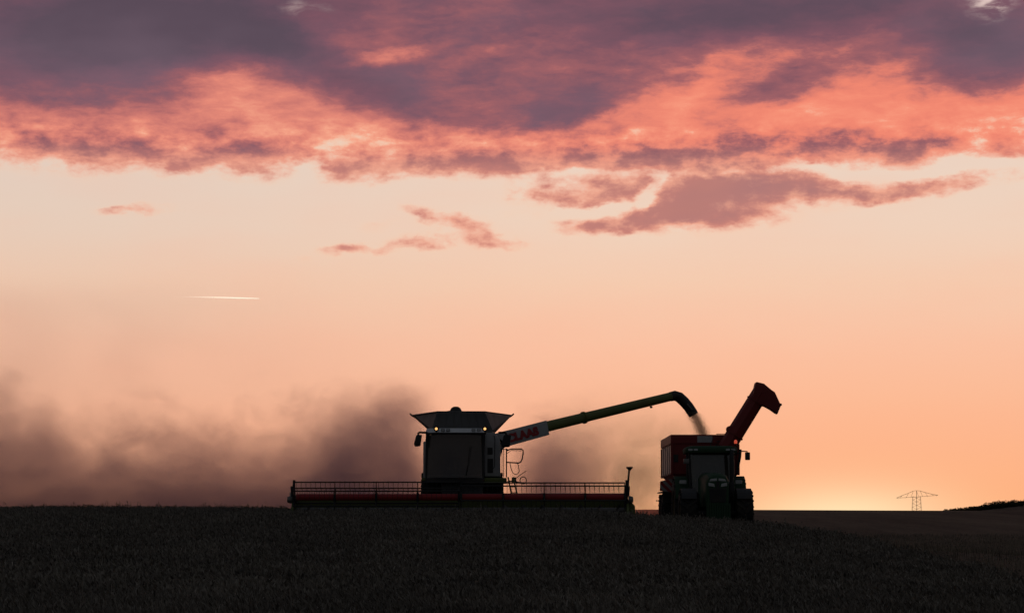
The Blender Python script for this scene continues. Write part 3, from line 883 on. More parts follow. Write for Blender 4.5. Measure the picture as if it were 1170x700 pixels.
    lo['label'] = 'red block capitals on the pale panel of the tube'
    # small lamp hanging below the tube
    bm = BM(); c = L(744, 464.8, 94.9)
    box(bm, c.x - .05, c.x + .05, c.y - .05, c.y + .05, c.z - .04, c.z + .035, .015); tube(bm, [c, c + Vector((0.02, 0, .22))], .009, 5)
    obj('tube_lamp', bm, M_BLACK, t)

    # ---- header with reel
    yh = -3.9                                         # reel axis, 3.9 m in front of the root
    DH = RY + yh
    xl, xr = X(336.5, DH), X(716, DH); xm = X(526, DH)
    bm = BM()
    prism(bm, [(yh + .75, .16), (yh + .75, .98), (yh + .95, 1.02), (yh + .98, .1)], xl, xr, 'x', .02)
    prism(bm, [(yh - .55, .12), (yh + .80, .15), (yh + .80, .11), (yh - .55, .09)], xl, xr, 'x')
    head = obj('header', bm, M_GREEN, t)
    bm = BM(); tube(bm, [(xl, yh + .86, 1.02), (xr, yh + .86, 1.02)], .06, 8); obj('top_beam', bm, M_RED, head)
    bm = BM(); box(bm, xl, xr, yh - .62, yh - .56, .09, .125)
    for k in range(150):
        x = xl + (xr - xl) * (k + .5) / 150
        tube(bm, [(x, yh - .6, .105), (x, yh - .72, .10)], [.016, .004], 4)
    obj('cutter_bar', bm, M_STEEL, head)
    # intake auger with its spiral
    bm = BM(); tube(bm, [(xl + .1, yh + .35, .48), (xr - .1, yh + .35, .48)], .2, 16)
    for side in (-1, 1):
        a0_, x0, x1 = 0, (xl if side < 0 else xr), xm
        n = 130; vs = []
        for i in range(n + 1):
            f = i / n; a = f * 2 * math.pi * 8 * side; x = x0 + (x1 - x0) * f * .92 + (.1 if side < 0 else -.1)
            for r in (.2, .31): vs.append(Vector((x, yh + .35 + r * math.cos(a), .48 + r * math.sin(a))))
        faces_from(bm, vs, [(2 * i, 2 * i + 1, 2 * i + 3, 2 * i + 2) for i in range(n)])
    obj('intake_auger', bm, M_STEEL, head)
    # reel: red centre tube, bats at six positions in two halves out of phase, spiders, tines pointing down
    zr = Z(567.6, DH); rad = .525
    bm = BM(); tube(bm, [(xl + .12, yh, zr), (xr - .12, yh, zr)], .115, 20)
    obj('reel_tube', bm, M_RED, head, 40)
    spx = [337.6, 384, 431, 478, 524.8]; spr = [527.2, 575, 621.5, 668, 713]
    for pxs, ph in ((spx, 97), (spr, 73)):
        xa_, xb_ = X(pxs[0], DH), X(pxs[-1], DH)
        for k in range(6):
            a = math.radians(ph + 60 * k); y, z = yh + rad * math.cos(a), zr + rad * math.sin(a)
            bm = BM(); tube(bm, [(xa_, y, z), (xb_, y, z)], .024, 8)
            nt_ = int((xb_ - xa_) / .17)
            for q in range(nt_):
                x = xa_ + .085 + q * .17
                tube(bm, [(x, y, z), (x, y - .035, z - .14), (x, y + .02, z - .27)], [.008, .007, .005], 4)
            obj('reel_bat', bm, M_BLACK, head)
        for px in pxs:
            x = X(px, DH); bm = BM()
            for k in range(6):
                a = math.radians(ph + 60 * k)
                M = Matrix.Translation((x, yh, zr)) @ Matrix.Rotation(a, 4, 'X')
                prism(bm, [(.08, -.05), (rad, -.022), (rad, .022), (.08, .05)], -.014, .014, 'x', M=M)
                a2 = math.radians(ph + 60 * (k + 1))
                tube(bm, [(x, yh + rad * .62 * math.cos(a), zr + rad * .62 * math.sin(a)), (x, yh + rad * .62 * math.cos(a2), zr + rad * .62 * math.sin(a2))], .016, 5)
            lathe(bm, [(.116, -.04), (.15, -.04), (.15, .04), (.116, .04)], (x, yh, zr), 'x', 16)
            obj('reel_spider', bm, M_BLACK, head)
    # end sheets, dividers, reel arms
    for s, x in ((-1, xl), (1, xr)):
        bm = BM()
        prism(bm, [(yh - .75, .10), (yh - .35, .62), (yh + .2, .95), (yh + .95, 1.05), (yh + .98, .08)], x - .04, x + .04, 'x', .01)
        prism(bm, [(yh - .75, .16), (yh - 1.75, .10), (yh - 1.85, .16), (yh - .75, .55)], x - .05, x + .05, 'x', .02)
        box(bm, x - .05 + s * .12, x + .05 + s * .12, yh - .1, yh + .7, .28, .62, .04)
        obj('end_sheet', bm, M_GREEN, head)
        bm = BM()
        prism(bm, [(yh - .08, zr - .10), (yh + .9, .82), (yh + .9, .98), (yh + .1, zr + .12), (yh - .1, zr + .10)], x - s * .06 - .03, x - s * .06 + .03, 'x', .01)
        tube(bm, [(x - s * .03, yh, zr - .35), (x - s * .03, yh, zr + .60)], .045, 8)
        tube(bm, [(x + s * .02, yh - .1, zr + .02), (x + s * .05, yh - .05, zr + .38)], .04, 8)
        obj('reel_arm', bm, M_BLACK, head)
        bm = BM()
        lathe(bm, [(.02, s * .17), (.10, s * .16), (.13, s * .08), (.13, 0), (.02, 0)], (x + s * .04, yh + .05, zr - .09), 'x', 16)
        obj('reel_motor', bm, M_STEEL, head)
    # marker pole on the right end, light on the left end
    bm = BM(); D2 = DH + .4
    tube(bm, [L(716.2, 580, D2), L(716.6, 565, D2), L(718.8, 537, D2)], .035, 8)
    tube(bm, [L(713.8, 561, D2), L(717, 556, D2)], .03, 6)
    mp = obj('marker_pole', bm, M_BLACK, head)
    bm = BM(); c = L(719.3, 534.5, D2)
    lathe(bm, [(.03, -.09), (.08, -.03), (.115, .0), (.115, .045), (.02, .05)], c, 'z', 16); obj('guidance_sensor', bm, M_BLACK, head, 40)
    bm = BM(); a = L(722, 578, D2); prism(bm, [(a.x - .2, a.z - .35), (a.x + .12, a.z - .35), (a.x + .10, a.z + .02), (a.x - .02, a.z + .14), (a.x - .2, a.z + .12)], a.y - .2, a.y + .25, 'y', .04)
    obj('divider_cover', bm, M_GREEN, head)
    bm = BM(); a = L(333, 567, D2); prism(bm, [(a.x - .06, a.z - .16), (a.x + .12, a.z - .1), (a.x + .12, a.z + .1), (a.x - .06, a.z + .16)], a.y - .1, a.y + .1, 'y', .03)
    obj('marker_plate', bm, M_WHITE, head)


build_combine()


# ------------------------------------------------------------------ tractor
def build_tractor():
    R = Vector((7.30, 90.0, gz(7.3, 89.5) + .0))
    t = thing('tractor', 'dark green tractor facing the viewer with a lit red beacon, hitched to the grain trailer', 'tractor', R)
    L = lambda px, py, d: P(px, py, d) - R
    Z = lambda py, d: P(585, py, d).z - R.z
    # bonnet: rings from nose to cab
    def bring(y, w, zt, zb, sh):
        return [(-w, y, zb), (w, y, zb), (w, y, zt - sh), (w * .80, y, zt - sh * .28), (w * .35, y, zt), (-w * .35, y, zt), (-w * .80, y, zt - sh * .28), (-w, y, zt - sh)]
    bm = BM()
    loft(bm, [bring(-3.0, .34, 2.02, 1.10, .28), bring(-2.94, .39, 2.10, 1.05, .26), bring(-2.6, .42, 2.19, 1.02, .24), bring(-1.4, .45, 2.24, 1.02, .22), bring(-.45, .50, 2.26, 1.05, .2)], 0)
    hood = obj('bonnet', bm, M_DGREEN, t, 40)
    bm = BM(); prism(bm, [(-.27, 1.16), (.27, 1.16), (.31, 1.66), (-.31, 1.66)], -3.03, -2.985, 'y', .01)
    for k in range(9): box(bm, -.27, .27, -3.045, -3.028, 1.2 + k * .05, 1.215 + k * .05)
    obj('grille', bm, M_BLACK, hood)
    for s in (-1, 1):
        bm = BM(); prism(bm, [(s * .10, 1.70), (s * .33, 1.74), (s * .33, 1.86), (s * .13, 1.82)], -3.03, -2.95, 'y', .015)
        obj('headlight', bm, M_LENS, hood)
        bm = BM(); prism(bm, [(s * .03, 1.92), (s * .30, 1.90), (s * .25, 1.99), (s * .03, 2.01)], -3.022, -2.93, 'y', .01)
        obj('upper_lamp', bm, M_LENS, hood)
    bm = BM(); prism(bm, [(-.06, 1.64), (.06, 1.64), (.05, 1.90), (-.05, 1.90)], -3.035, -2.98, 'y', .01); obj('nose_strip', bm, M_BLACK, hood)
    # chassis, front weight
    bm = BM(); box(bm, -.28, .28, -2.75, 1.6, .62, 1.1, .04); box(bm, -.2, .2, -2.95, -2.6, .7, .98, .03); obj('chassis', bm, M_BLACK, t)
    bm = BM()
    for k in range(10): box(bm, -.42 + k * .084, -.42 + k * .084 + .078, -3.42, -2.96, .48, 1.12, .02)
    wt = obj('front_weight', bm, M_DGREEN, t)
    # axles, wheels
    bm = BM(); tube(bm, [(-1.0, -2.0, .78), (1.0, -2.0, .78)], .11, 10); obj('front_axle', bm, M_BLACK, t)
    bm = BM(); tube(bm, [(-1.0, 1.0, 1.02), (1.0, 1.0, 1.02)], .16, 10); obj('rear_axle', bm, M_BLACK, t)
    for s in (-1, 1):
        wheel(t, 'front_wheel', Vector((s * 1.0, -2.0, .79)), .79, .62, M_YELLOW, s, 20)
        wheel(t, 'rear_wheel', Vector((s * .98, 1.0, 1.04)), 1.04, .70, M_YELLOW, s, 22)
        # narrow mudguards over the front tyres
        bm = BM(); pr = []
        c = (0, -2.0, .79)
        outer = [(c[1] + .88 * math.cos(math.radians(a)), c[2] + .88 * math.sin(math.radians(a))) for a in range(35, 150, 10)]
        inner = [(c[1] + .855 * math.cos(math.radians(a)), c[2] + .855 * math.sin(math.radians(a))) for a in range(145, 30, -10)]
        prism(bm, outer + inner, s * .72, s * 1.26, 'x'); tube(bm, [(s * .98, -2.0, 1.66), (s * .6, -2.0, 1.45), (s * .58, -2.0, .9)], .03, 6)
        obj('front_fender', bm, M_BLACK, t)
        bm = BM()
        outer = [(1.0 + 1.17 * math.cos(math.radians(a)), 1.04 + 1.13 * math.sin(math.radians(a))) for a in range(25, 175, 10)]
        inner = [(1.0 + 1.12 * math.cos(math.radians(a)), 1.04 + 1.09 * math.sin(math.radians(a))) for a in range(165, 20, -10)]
        prism(bm, outer + inner, s * .52, s * 1.30, 'x')
        rf = obj('rear_fender', bm, M_DGREEN, t)
        bm = BM(); box(bm, s * 1.02 - .13, s * 1.02 + .13, -.02, .07, 1.86, 2.0, .03); obj('fender_lamp', bm, M_LENS, rf)
    # cab
    bm = BM(); box(bm, -.80, .80, -.42, 1.35, 1.15, 1.55, .05); box(bm, -.78, .78, 1.25, 1.34, 1.55, 2.05, .02)
    cab = obj('cab', bm, M_BLACK, t)
    for s in (-1, 1):
        for pts in ([(s * .72, -.40, 1.5), (s * .80, -.30, 2.2), (s * .80, -.18, 3.02)], [(s * .80, .62, 1.5), (s * .82, .62, 3.02)], [(s * .75, 1.3, 1.5), (s * .75, 1.35, 3.02)]):
            bm = BM(); tube(bm, pts, .047, 8); obj('cab_pillar', bm, M_BLACK, cab)
    bm = BM(); n = 12; vs = []
    for i in range(n + 1):
        f = i / n; bow = .12 * (1 - (2 * f - 1) ** 2)
        vs.append(Vector((-.70 + 1.40 * f, -.40 - bow, 1.55)))
    for i in range(n + 1):
        f = i / n; bow = .10 * (1 - (2 * f - 1) ** 2)
        vs.append(Vector((-.77 + 1.54 * f, -.20 - bow, 3.02)))
    m = n + 1; fs = [(i, i + 1, m + i + 1, m + i) for i in range(n)]
    vs2 = [v + Vector((0, .01, 0)) for v in vs]
    faces_from(bm, vs + vs2, fs + [tuple(2 * m + j for j in f) for f in fs] + [(i, i + 1, 2 * m + i + 1, 2 * m + i) for i in range(n)] + [(m + i, m + i + 1, 3 * m + i + 1, 3 * m + i) for i in range(n)])
    obj('windscreen', bm, M_GLASS, cab, 40)
    for s in (-1, 1):
        bm = BM(); prism(bm, [(-.30, 1.58), (1.28, 1.58), (1.3, 3.0), (-.16, 3.0)], s * .815 - .005, s * .815 + .005, 'x'); obj('side_window', bm, M_GLASS, cab)
    bm = BM(); box(bm, -.70, .70, 1.36, 1.372, 2.08, 3.0); obj('rear_window', bm, M_GLASS, cab)
    bm = BM(); box(bm, -.26, .26, .25, .75, 1.85, 2.0, .05); box(bm, -.25, .25, .68, .84, 1.95, 2.65, .05); box(bm, -.16, .16, .35, .65, 1.5, 1.86, .02); obj('driver_seat', bm, M_BLACK, cab, 40)
    bm = BM(); tube(bm, [(0, -.05, 1.55), (0, .05, 2.05)], .05, 8)
    tube(bm, [Vector((0, .08, 2.12)) + Vector((.2 * math.cos(a), .17 * math.sin(a), .1 * math.sin(a))) for a in [k * math.pi / 8 for k in range(16)]], .017, 6, closed=True); obj('steering_wheel', bm, M_BLACK, cab)
    # roof
    bm = BM()
    def rr(s, z, f): return [(-.95 * s, -.30 * f, z), (-.80 * s, -.52 * f, z), (0, -.60 * f, z), (.80 * s, -.52 * f, z), (.95 * s, -.30 * f, z), (.93 * s, 1.45, z), (-.93 * s, 1.45, z)]
    loft(bm, [rr(.97, 2.99, .95), rr(1.0, 3.05, 1.0), rr(1.0, 3.14, 1.0), rr(.95, 3.21, .9), rr(.80, 3.245, .7)], 0)
    roof = obj('cab_roof', bm, M_DGREEN, cab, 50)
    for x in (-.78, -.58, .58, .78):
        bm = BM(); box(bm, x - .08, x + .08, -.585 + abs(x) * .06, -.50, 3.06, 3.135, .015); obj('roof_lamp', bm, M_LENS, roof)
    bm = BM(); tube(bm, [(.02, .5, 3.22), (.04, .5, 3.32), (.16, .5, 3.62)], [.02, .015, .008], 6); obj('antenna', bm, M_BLACK, cab)
    # beacon
    c = L(840.5, 504.8, 89.9)
    bm = BM(); tube(bm, [(c.x - .06, c.y, 3.05), (c.x, c.y, 3.15), (c.x, c.y, c.z - .07)], .022, 8); lathe(bm, [(.06, -.085), (.06, -.055), (.01, -.055)], c, 'z', 14); bs = obj('beacon_stem', bm, M_BLACK, t)
    bm = BM(); lathe(bm, [(.052, -.055), (.058, .0), (.05, .06), (.02, .085)], c, 'z', 14); obj('beacon_lens', bm, M_BEACON, bs, 60)
    # exhaust stack on the right of the picture
    bm = BM(); tube(bm, [(.70, -.62, 1.9), (.72, -.62, 2.3), (.72, -.62, 2.96), (.74, -.60, 3.08)], [.055, .085, .085, .06], 12); box(bm, .62, .80, -.72, -.50, 1.5, 1.92, .04); obj('exhaust_stack', bm, M_BLACK, t, 40)
    # mirrors and left work lamp
    bm = BM(); tube(bm, [(.80, -.3, 2.90), L(848, 515.2, 89.6), L(853.8, 515.5, 89.6), L(854, 518, 89.6)], .022, 8); ar = obj('mirror_arm', bm, M_BLACK, t)
    bm = BM(); a, b_ = L(851.3, 525.3, 89.6), L(857, 516.3, 89.6); box(bm, a.x, b_.x, a.y - .04, a.y + .06, a.z, b_.z, .035); obj('mirror_head', bm, M_BLACK, ar, 40)
    bm = BM(); tube(bm, [(-.80, -.3, 2.9), L(784, 523, 89.6), L(784, 526, 89.6)], .02, 8); ar = obj('mirror_arm', bm, M_BLACK, t)
    bm = BM(); a, b_ = L(781, 529.5, 89.6), L(787.5, 523.8, 89.6); box(bm, a.x, b_.x, a.y - .04, a.y + .06, a.z, b_.z, .025); obj('mirror_head', bm, M_STEEL, ar, 40)
    # cab steps, fuel tank
    bm = BM(); box(bm, -.98, -.52, -1.0, .2, .62, 1.25, .08); obj('fuel_tank', bm, M_BLACK, t, 40)
    bm = BM()
    for k in range(4): box(bm, .62, 1.0, -.9, -.5, .5 + k * .3, .53 + k * .3)
    box(bm, .60, .63, -.92, -.48, .45, 1.6); box(bm, .99, 1.02, -.92, -.48, .45, 1.45); obj('cab_steps', bm, M_BLACK, t)
    # drawbar hitch
    bm = BM(); box(bm, -.1, .1, 1.5, 2.2, .5, .6, .01); obj('hitch', bm, M_BLACK, t)


build_tractor()


# ------------------------------------------------------------------ grain trailer
def build_trailer():
    R = Vector((7.30, 95.8, gz(7.3, 95.8)))
    t = thing('grain_trailer', 'red grain trailer with raised unloading auger standing behind the green tractor', 'trailer', R)
    L = lambda px, py, d: P(px, py, d) - R
    Z = lambda py, d: P(585, py, d).z - R.z
    y0, y1 = 92.6 - R.y, 98.8 - R.y
    hw = 1.25; zt = Z(498.5, 92.6)
    zs = Z(541, 92.6)
    bm = BM()
    top = [(-hw, y0, zt), (hw, y0, zt), (hw, y1, zt), (-hw, y1, zt)]
    mid = [(-hw, y0, zs), (hw, y0, zs), (hw, y1, zs), (-hw, y1, zs)]
    low = [(-.75, y0 + .45, zs - .55), (.75, y0 + .45, zs - .55), (.75, y1 - .9, zs - .55), (-.75, y1 - .9, zs - .55)]
    bot = [(-.35, y0 + .8, zs - .95), (.35, y0 + .8, zs - .95), (.35, y1 - 1.4, zs - .95), (-.35, y1 - 1.4, zs - .95)]
    it = [(p[0] * .97, p[1] + (.03 if p[1] < 0 else -.03), p[2]) for p in top]
    im = [(p[0] * .97, p[1] + (.04 if p[1] < 0 else -.04), p[2] + .02) for p in mid]
    il = [(p[0] * .95, p[1] + (.04 if p[1] < 0 else -.04), p[2] + .04) for p in low]
    loft(bm, [bot, low, mid, top, it, im, il], 0, True)
    bn = obj('bin', bm, M_DRED, t)
    # rim and corner posts
    bm = BM()
    zr1 = Z(496.3, 92.6)
    for (a, b_, c_, d_) in ((-hw - .05, hw + .05, y0 - .05, y0 + .03), (-hw - .05, hw + .05, y1 - .03, y1 + .05), (-hw - .05, -hw + .03, y0 + .032, y1 - .032), (hw - .03, hw + .05, y0 + .032, y1 - .032)):
        box(bm, a, b_, c_, d_, zt - .26, zr1, .012)
    obj('bin_rim', bm, M_DRED, bn)
    for x in (-hw, hw):
        for y in (y0 - .02, y1 + .02):
            bm = BM(); box(bm, x - .05, x + .05, y - .04, y + .04, zs - .05, zt - .28, .01); obj('corner_post', bm, M_DRED, bn)
    for k in range(1, 5):
        y = y0 + (y1 - y0) * k / 5
        for s in (-1, 1):
            bm = BM(); box(bm, s * (hw + .02) - .025, s * (hw + .02) + .025, y - .035, y + .035, zs - .02, zt - .28); obj('side_rib', bm, M_LIT_SIDE, bn)
    bm = BM(); box(bm, -hw - .012, -hw - .004, y0 + .3, y1 - .2, zs + .05, zt - .32); obj('lit_side_overlay', bm, M_LIT_SIDE, bn)  # overlay added on the left side only, reflected light put into its colour
    # front details: white plate, inspection window
    a, b_ = L(796.8, 505.2, 92.5), L(814, 497.8, 92.5)
    bm = BM(); box(bm, a.x, b_.x, y0 - .075, y0 - .053, a.z, b_.z, .008); obj('name_plate', bm, M_WHITE, bn, label='pale blank plate on the front of the bin')
    a, b_ = L(769, 527.5, 92.5), L(775, 518.8, 92.5)
    bm = BM(); box(bm, a.x, b_.x, y0 - .02, y0 - .003, a.z, b_.z, .004); obj('inspection_window', bm, M_BLACK, bn)
    bm = BM()
    for k in range(6): tube(bm, [(.42, y0 - .10, zs + .1 + k * .28), (.82, y0 - .10, zs + .1 + k * .28)], .016, 6)
    tube(bm, [(.42, y0 - .10, zs - .1), (.42, y0 - .10, zt - .3)], .02, 6); tube(bm, [(.82, y0 - .10, zs - .1), (.82, y0 - .10, zt - .3)], .02, 6); obj('bin_ladder', bm, M_BLACK, bn)
    # chassis, drawbar, axles
    bm = BM(); box(bm, -.45, .45, y0 + .3, y1, .80, 1.12, .03)
    prism(bm, [(-.42, y0 + .3), (.42, y0 + .3), (.1, -4.15), (-.1, -4.15)], .62, .84, 'z', .02)
    tube(bm, [(-1.1, -.35, .76), (1.1, -.35, .76)], .09, 8); tube(bm, [(-1.1, 1.35, .76), (1.1, 1.35, .76)], .09, 8)
    for s in (-1, 1):
        tube(bm, [(s * .4, y0 + .6, 1.1), (s * .8, y0 + .6, zs - .35)], .05, 6); tube(bm, [(s * .4, y1 - .6, 1.1), (s * .8, y1 - .9, zs - .35)], .05, 6)
    obj('chassis', bm, M_BLACK, t)
    for s in (-1, 1):
        for y in (-.35, 1.35): wheel(t, 'trailer_wheel', Vector((s * 1.14, y, .77)), .77, .66, M_RED, s, 20)
        bm = BM(); box(bm, s * 1.14 - .36, s * 1.14 + .36, -1.25, 2.2, 1.60, 1.64, .01); box(bm, s * 1.14 - .36, s * 1.14 + .36, -1.29, -1.25, 1.2, 1.64); fd = obj('fender', bm, M_BLACK, t)
    # striped warning board at the front corner
    a, b_ = L(753.8, 561, 94.2), L(770, 549.5, 94.2)
    bm = BM(); prism(bm, [(a.x, a.z + .02), (b_.x + .04, a.z - .05), (b_.x, b_.z + .12), (a.x + .02, b_.z)], a.y, a.y + .03, 'y', .006); wb = obj('warning_board', bm, M_STRIPE, t, label='red and white striped warning board')
    bm = BM(); box(bm, a.x - .05, b_.x + .05, a.y + .032, a.y + .07, a.z - .08, a.z - .03); tube(bm, [(b_.x - .1, a.y + .05, a.z + .05), (-.42, a.y + .05, 1.0)], .03, 6); obj('board_bracket', bm, M_BLACK, t)
    bm = BM(); a = L(750.3, 571.6, 95.2); tube(bm, [a, a + Vector((.3, 0, -.05))], .014, 6); lathe(bm, [(.02, -.02), (.035, 0), (.02, .02)], a, 'x', 10); obj('side_marker', bm, M_BLACK, t)
    # unloading auger folded up over the front corner
    d = 92.2
    bm = BM()
    p0, p1 = L(834.4, 504, d), L(869.5, 447.5, d)
    tube(bm, [L(829, 512.5, d), p0, p1], [.31, .325, .315], 8)
    fl = p0.lerp(p1, .12); tube(bm, [fl, fl + (p1 - p0).normalized() * .06], .36, 16)
    fl = p0.lerp(p1, .80); tube(bm, [fl, fl + (p1 - p0).normalized() * .05], .345, 16)
    au = obj('unloading_auger', bm, M_DRED, t, 40)
    bm = BM()
    hd = [(862.6, 437.6), (863.6, 436.4), (872.5, 438.6), (875.6, 442.6), (880.5, 445.6), (884.5, 448.2), (890.8, 461.8), (886.4, 472.4), (876, 464.6), (869.8, 461.6), (868.6, 463.6), (858.5, 456)]
    q = [L(a, b_, d) for a, b_ in hd]
    prism(bm, [(v.x, v.z) for v in q], d - R.y - .30, d - R.y + .30, 'y', .03)
    obj('auger_head', bm, M_DRED, au, 30)
    bm = BM(); q0 = L(886, 471.5, d); q1 = L(890.3, 462.5, d)
    prism(bm, [(q0.x, q0.z), (q1.x, q1.z), (q1.x + .04, q1.z - .02), (q0.x + .05, q0.z - .05)], d - R.y - .27, d - R.y + .27, 'y'); c = L(892, 462, d)
    lathe(bm, [(.01, -.05), (.045, -.03), (.045, .03), (.01, .05)], c, 'z', 10); tube(bm, [L(889.5, 462.3, d), c], .014, 5)
    obj('head_camera', bm, M_BLACK, au)
    bm = BM(); a = L(833.5, 490, d)
    lathe(bm, [(.07, -.2), (.12, -.18), (.12, .18), (.07, .2)], a, 'y', 18); tube(bm, [L(833, 488, d), L(836, 486.6, d), L(842, 480, d)], .035, 8); obj('auger_hinge', bm, M_DRED, t, 40)
    bm = BM(); tube(bm, [L(846, 513, d - .3), L(845.5, 521, d - .3), L(842, 540, d - .3)], .05, 8); obj('hydraulic_pipe', bm, M_BLACK, t)


build_trailer()


# ------------------------------------------------------------------ falling grain
def build_grain():
    d = 95.7
    a0, a1 = P(790.5, 470.5, d), P(804.5, 508, d)
    V = []
    n = 26000
    f = RNG.random(n)
    ctr = np.array(a0)[None] * (1 - f[:, None]) + np.array(a1)[None] * f[:, None]
    ctr[:, 0] += 0.10 * np.sin(f * 3.0) + RNG.normal(0, 1, n) * (0.125 + 0.02 * f)
    ctr[:, 1] += RNG.normal(0, 1, n) * (0.125 + 0.02 * f)
    a = RNG.normal(0, 1, (n, 3)); a[:, 2] *= 2.2; a /= np.linalg.norm(a, axis=1)[:, None]
    b = np.cross(a, RNG.normal(0, 1, (n, 3))); b /= np.linalg.norm(b, axis=1)[:, None]
    s = RNG.uniform(0.004, 0.008, n)[:, None]
    V = np.stack([ctr - a * s * 1.6, ctr + b * s * .6, ctr + a * s * 1.6, ctr - b * s * .6], 1)
    m = straw_mat('wheat_grain', (0.48, 0.37, 0.25), (0.72, 0.58, 0.40)); nt = m.node_tree
    tl = nt.nodes.new('ShaderNodeBsdfTranslucent'); tl.inputs[0].default_value = (.62, .48, .34, 1)
    ms = nt.nodes.new('ShaderNodeMixShader'); ms.inputs[0].default_value = 0.55
    nt.links.new(nt.nodes['Principled BSDF'].outputs[0], ms.inputs[1]); nt.links.new(tl.outputs[0], ms.inputs[2])
    nt.links.new(ms.outputs[0], nt.nodes['Material Output'].inputs['Surface'])
    o = quad_mesh('falling_grain', V, m)
    tag(o, 'stream of pale grain falling from the tube end into the trailer', 'grain', kind='stuff')


build_grain()


# ------------------------------------------------------------------ pylon far away
def build_pylon():
    d = 1780.0
    c = P(1047.5, 583, d)
    R = Vector((c.x, d, gz(c.x, d)))
    t = thing('power_pylon', 'thin lattice power pylon with one broad crossarm on the far skyline', 'pylon', R)
    L = lambda px, py: P(px, py, d) - R
    r = .17
    bm = BM()
    zt = L(1047, 560.3).z; zb = 0
    wt = L(1050, 567).x; 
    for (x0, x1, y) in ((-4.0, -2.7, -2), (4.0, 2.7, -2), (-4.0, -2.7, 2), (4.0, 2.7, 2)):
        tube(bm, [(x0, y, zb), (x1, y * .6, zt - 4)], r * .6, 5)
    for s in (-1, 1):
        for y in (-1, 1):
            k = 8
            for i in range(k):
                za, zc = (zt - 4) * i / k, (zt - 4) * (i + 1) / k
                xa = 4.0 - 1.3 * i / k; xb = 4.0 - 1.3 * (i + 1) / k
                tube(bm, [(-s * xa, y * (2 - .8 * i / k), za), (s * xb, y * (2 - .8 * (i + 1) / k), zc)], r * .22, 4)
    tube(bm, [(0, 0, 0), (0, 0, zt)], r * 1.0, 6)
    obj('tower_legs', bm, M_GLOW_ZINC, t)
    # crossarm: lower chord and a bowed upper chord with bracing
    pl, pmid, pr = L(1024.5, 568.6), L(1047.5, 567.3), L(1071.5, 565.4)
    ul = [(1024.5, 568.4), (1031, 565.6), (1038, 563), (1043.5, 560.6), (1047, 560.0), (1051.5, 560.5), (1057, 562.2), (1064, 564), (1071.5, 565.2)]
    bm = BM()
    for y in (-1.0, 1.0):
        o = Vector((0, y, 0))
        tube(bm, [pl + o * .2, L(1036, 567.9) + o, pmid + o, L(1059, 566.4) + o, pr + o * .2], r * .62, 5)
        tube(bm, [L(*q) + o * .7 for q in ul], r * .55, 5)
        for i in range(1, len(ul) - 1):
            x = ul[i][0]; lo_y = 568.6 - (x - 1024.5) / 47 * 3.2
            tube(bm, [L(x, ul[i][1]) + o * .7, L(x - 2.6 if x < 1047 else x + 2.6, lo_y - (-.2 if x < 1047 else .2)) + o], r * .28, 4)
    obj('crossarm', bm, M_GLOW_ZINC, t)
    for px, py in ((1026, 568.6), (1035, 568), (1060, 566.3), (1070, 565.6)):
        bm = BM(); p = L(px, py)
        tube(bm, [p, p + Vector((0, 0, -.9))], r * .35, 5); obj('insulator', bm, M_GLOW_ZINC, t)


build_pylon()


# ------------------------------------------------------------------ contrail
def build_contrail():
    d = 8000.0
    px = [205, 218, 232, 246, 258, 270, 283, 293, 297]
    py = [338.9, 339.1, 339.3, 339.6, 339.9, 340.2, 340.5, 340.8, 340.9]
    rr = [1.0, 1.8, 2.5, 3.0, 3.3, 3.4, 2.9, 1.9, .7]
    bm = BM(); tube(bm, [P(a, b_, d) for a, b_ in zip(px, py)], rr, 12)
    m = bpy.data.materials.new('ice_crystals'); m.use_nodes = True
    nt = m.node_tree; nt.nodes.clear()
    out = nt.nodes.new('ShaderNodeOutputMaterial'); tl = nt.nodes.new('ShaderNodeBsdfTranslucent'); tr = nt.nodes.new('ShaderNodeBsdfTransparent')
    tl.inputs[0].default_value = (.95, .95, .95, 1); tr.inputs[0].default_value = (1, 1, 1, 1)
    tc = nt.nodes.new('ShaderNodeTexCoord'); sx = nt.nodes.new('ShaderNodeSeparateXYZ'); nt.links.new(tc.outputs['Generated'], sx.inputs[0])
    mr = nt.nodes.new('ShaderNodeMapRange'); mr.interpolation_type = 'SMOOTHSTEP'
    for k, q in enumerate((0.0, 0.75, 0.03, 0.42)): mr.inputs[k + 1].default_value = q
    nt.links.new(sx.outputs[0], mr.inputs[0])
    ms = nt.nodes.new('ShaderNodeMixShader'); nt.links.new(mr.outputs[0], ms.inputs[0]); nt.links.new(tr.outputs[0], ms.inputs[1]); nt.links.new(tl.outputs[0], ms.inputs[2])
    nt.links.new(ms.outputs[0], out.inputs['Surface'])
    o = obj('contrail', bm, m, smooth=60)
    tag(o, 'short bright contrail streak in the pale sky at left', 'contrail')


build_contrail()


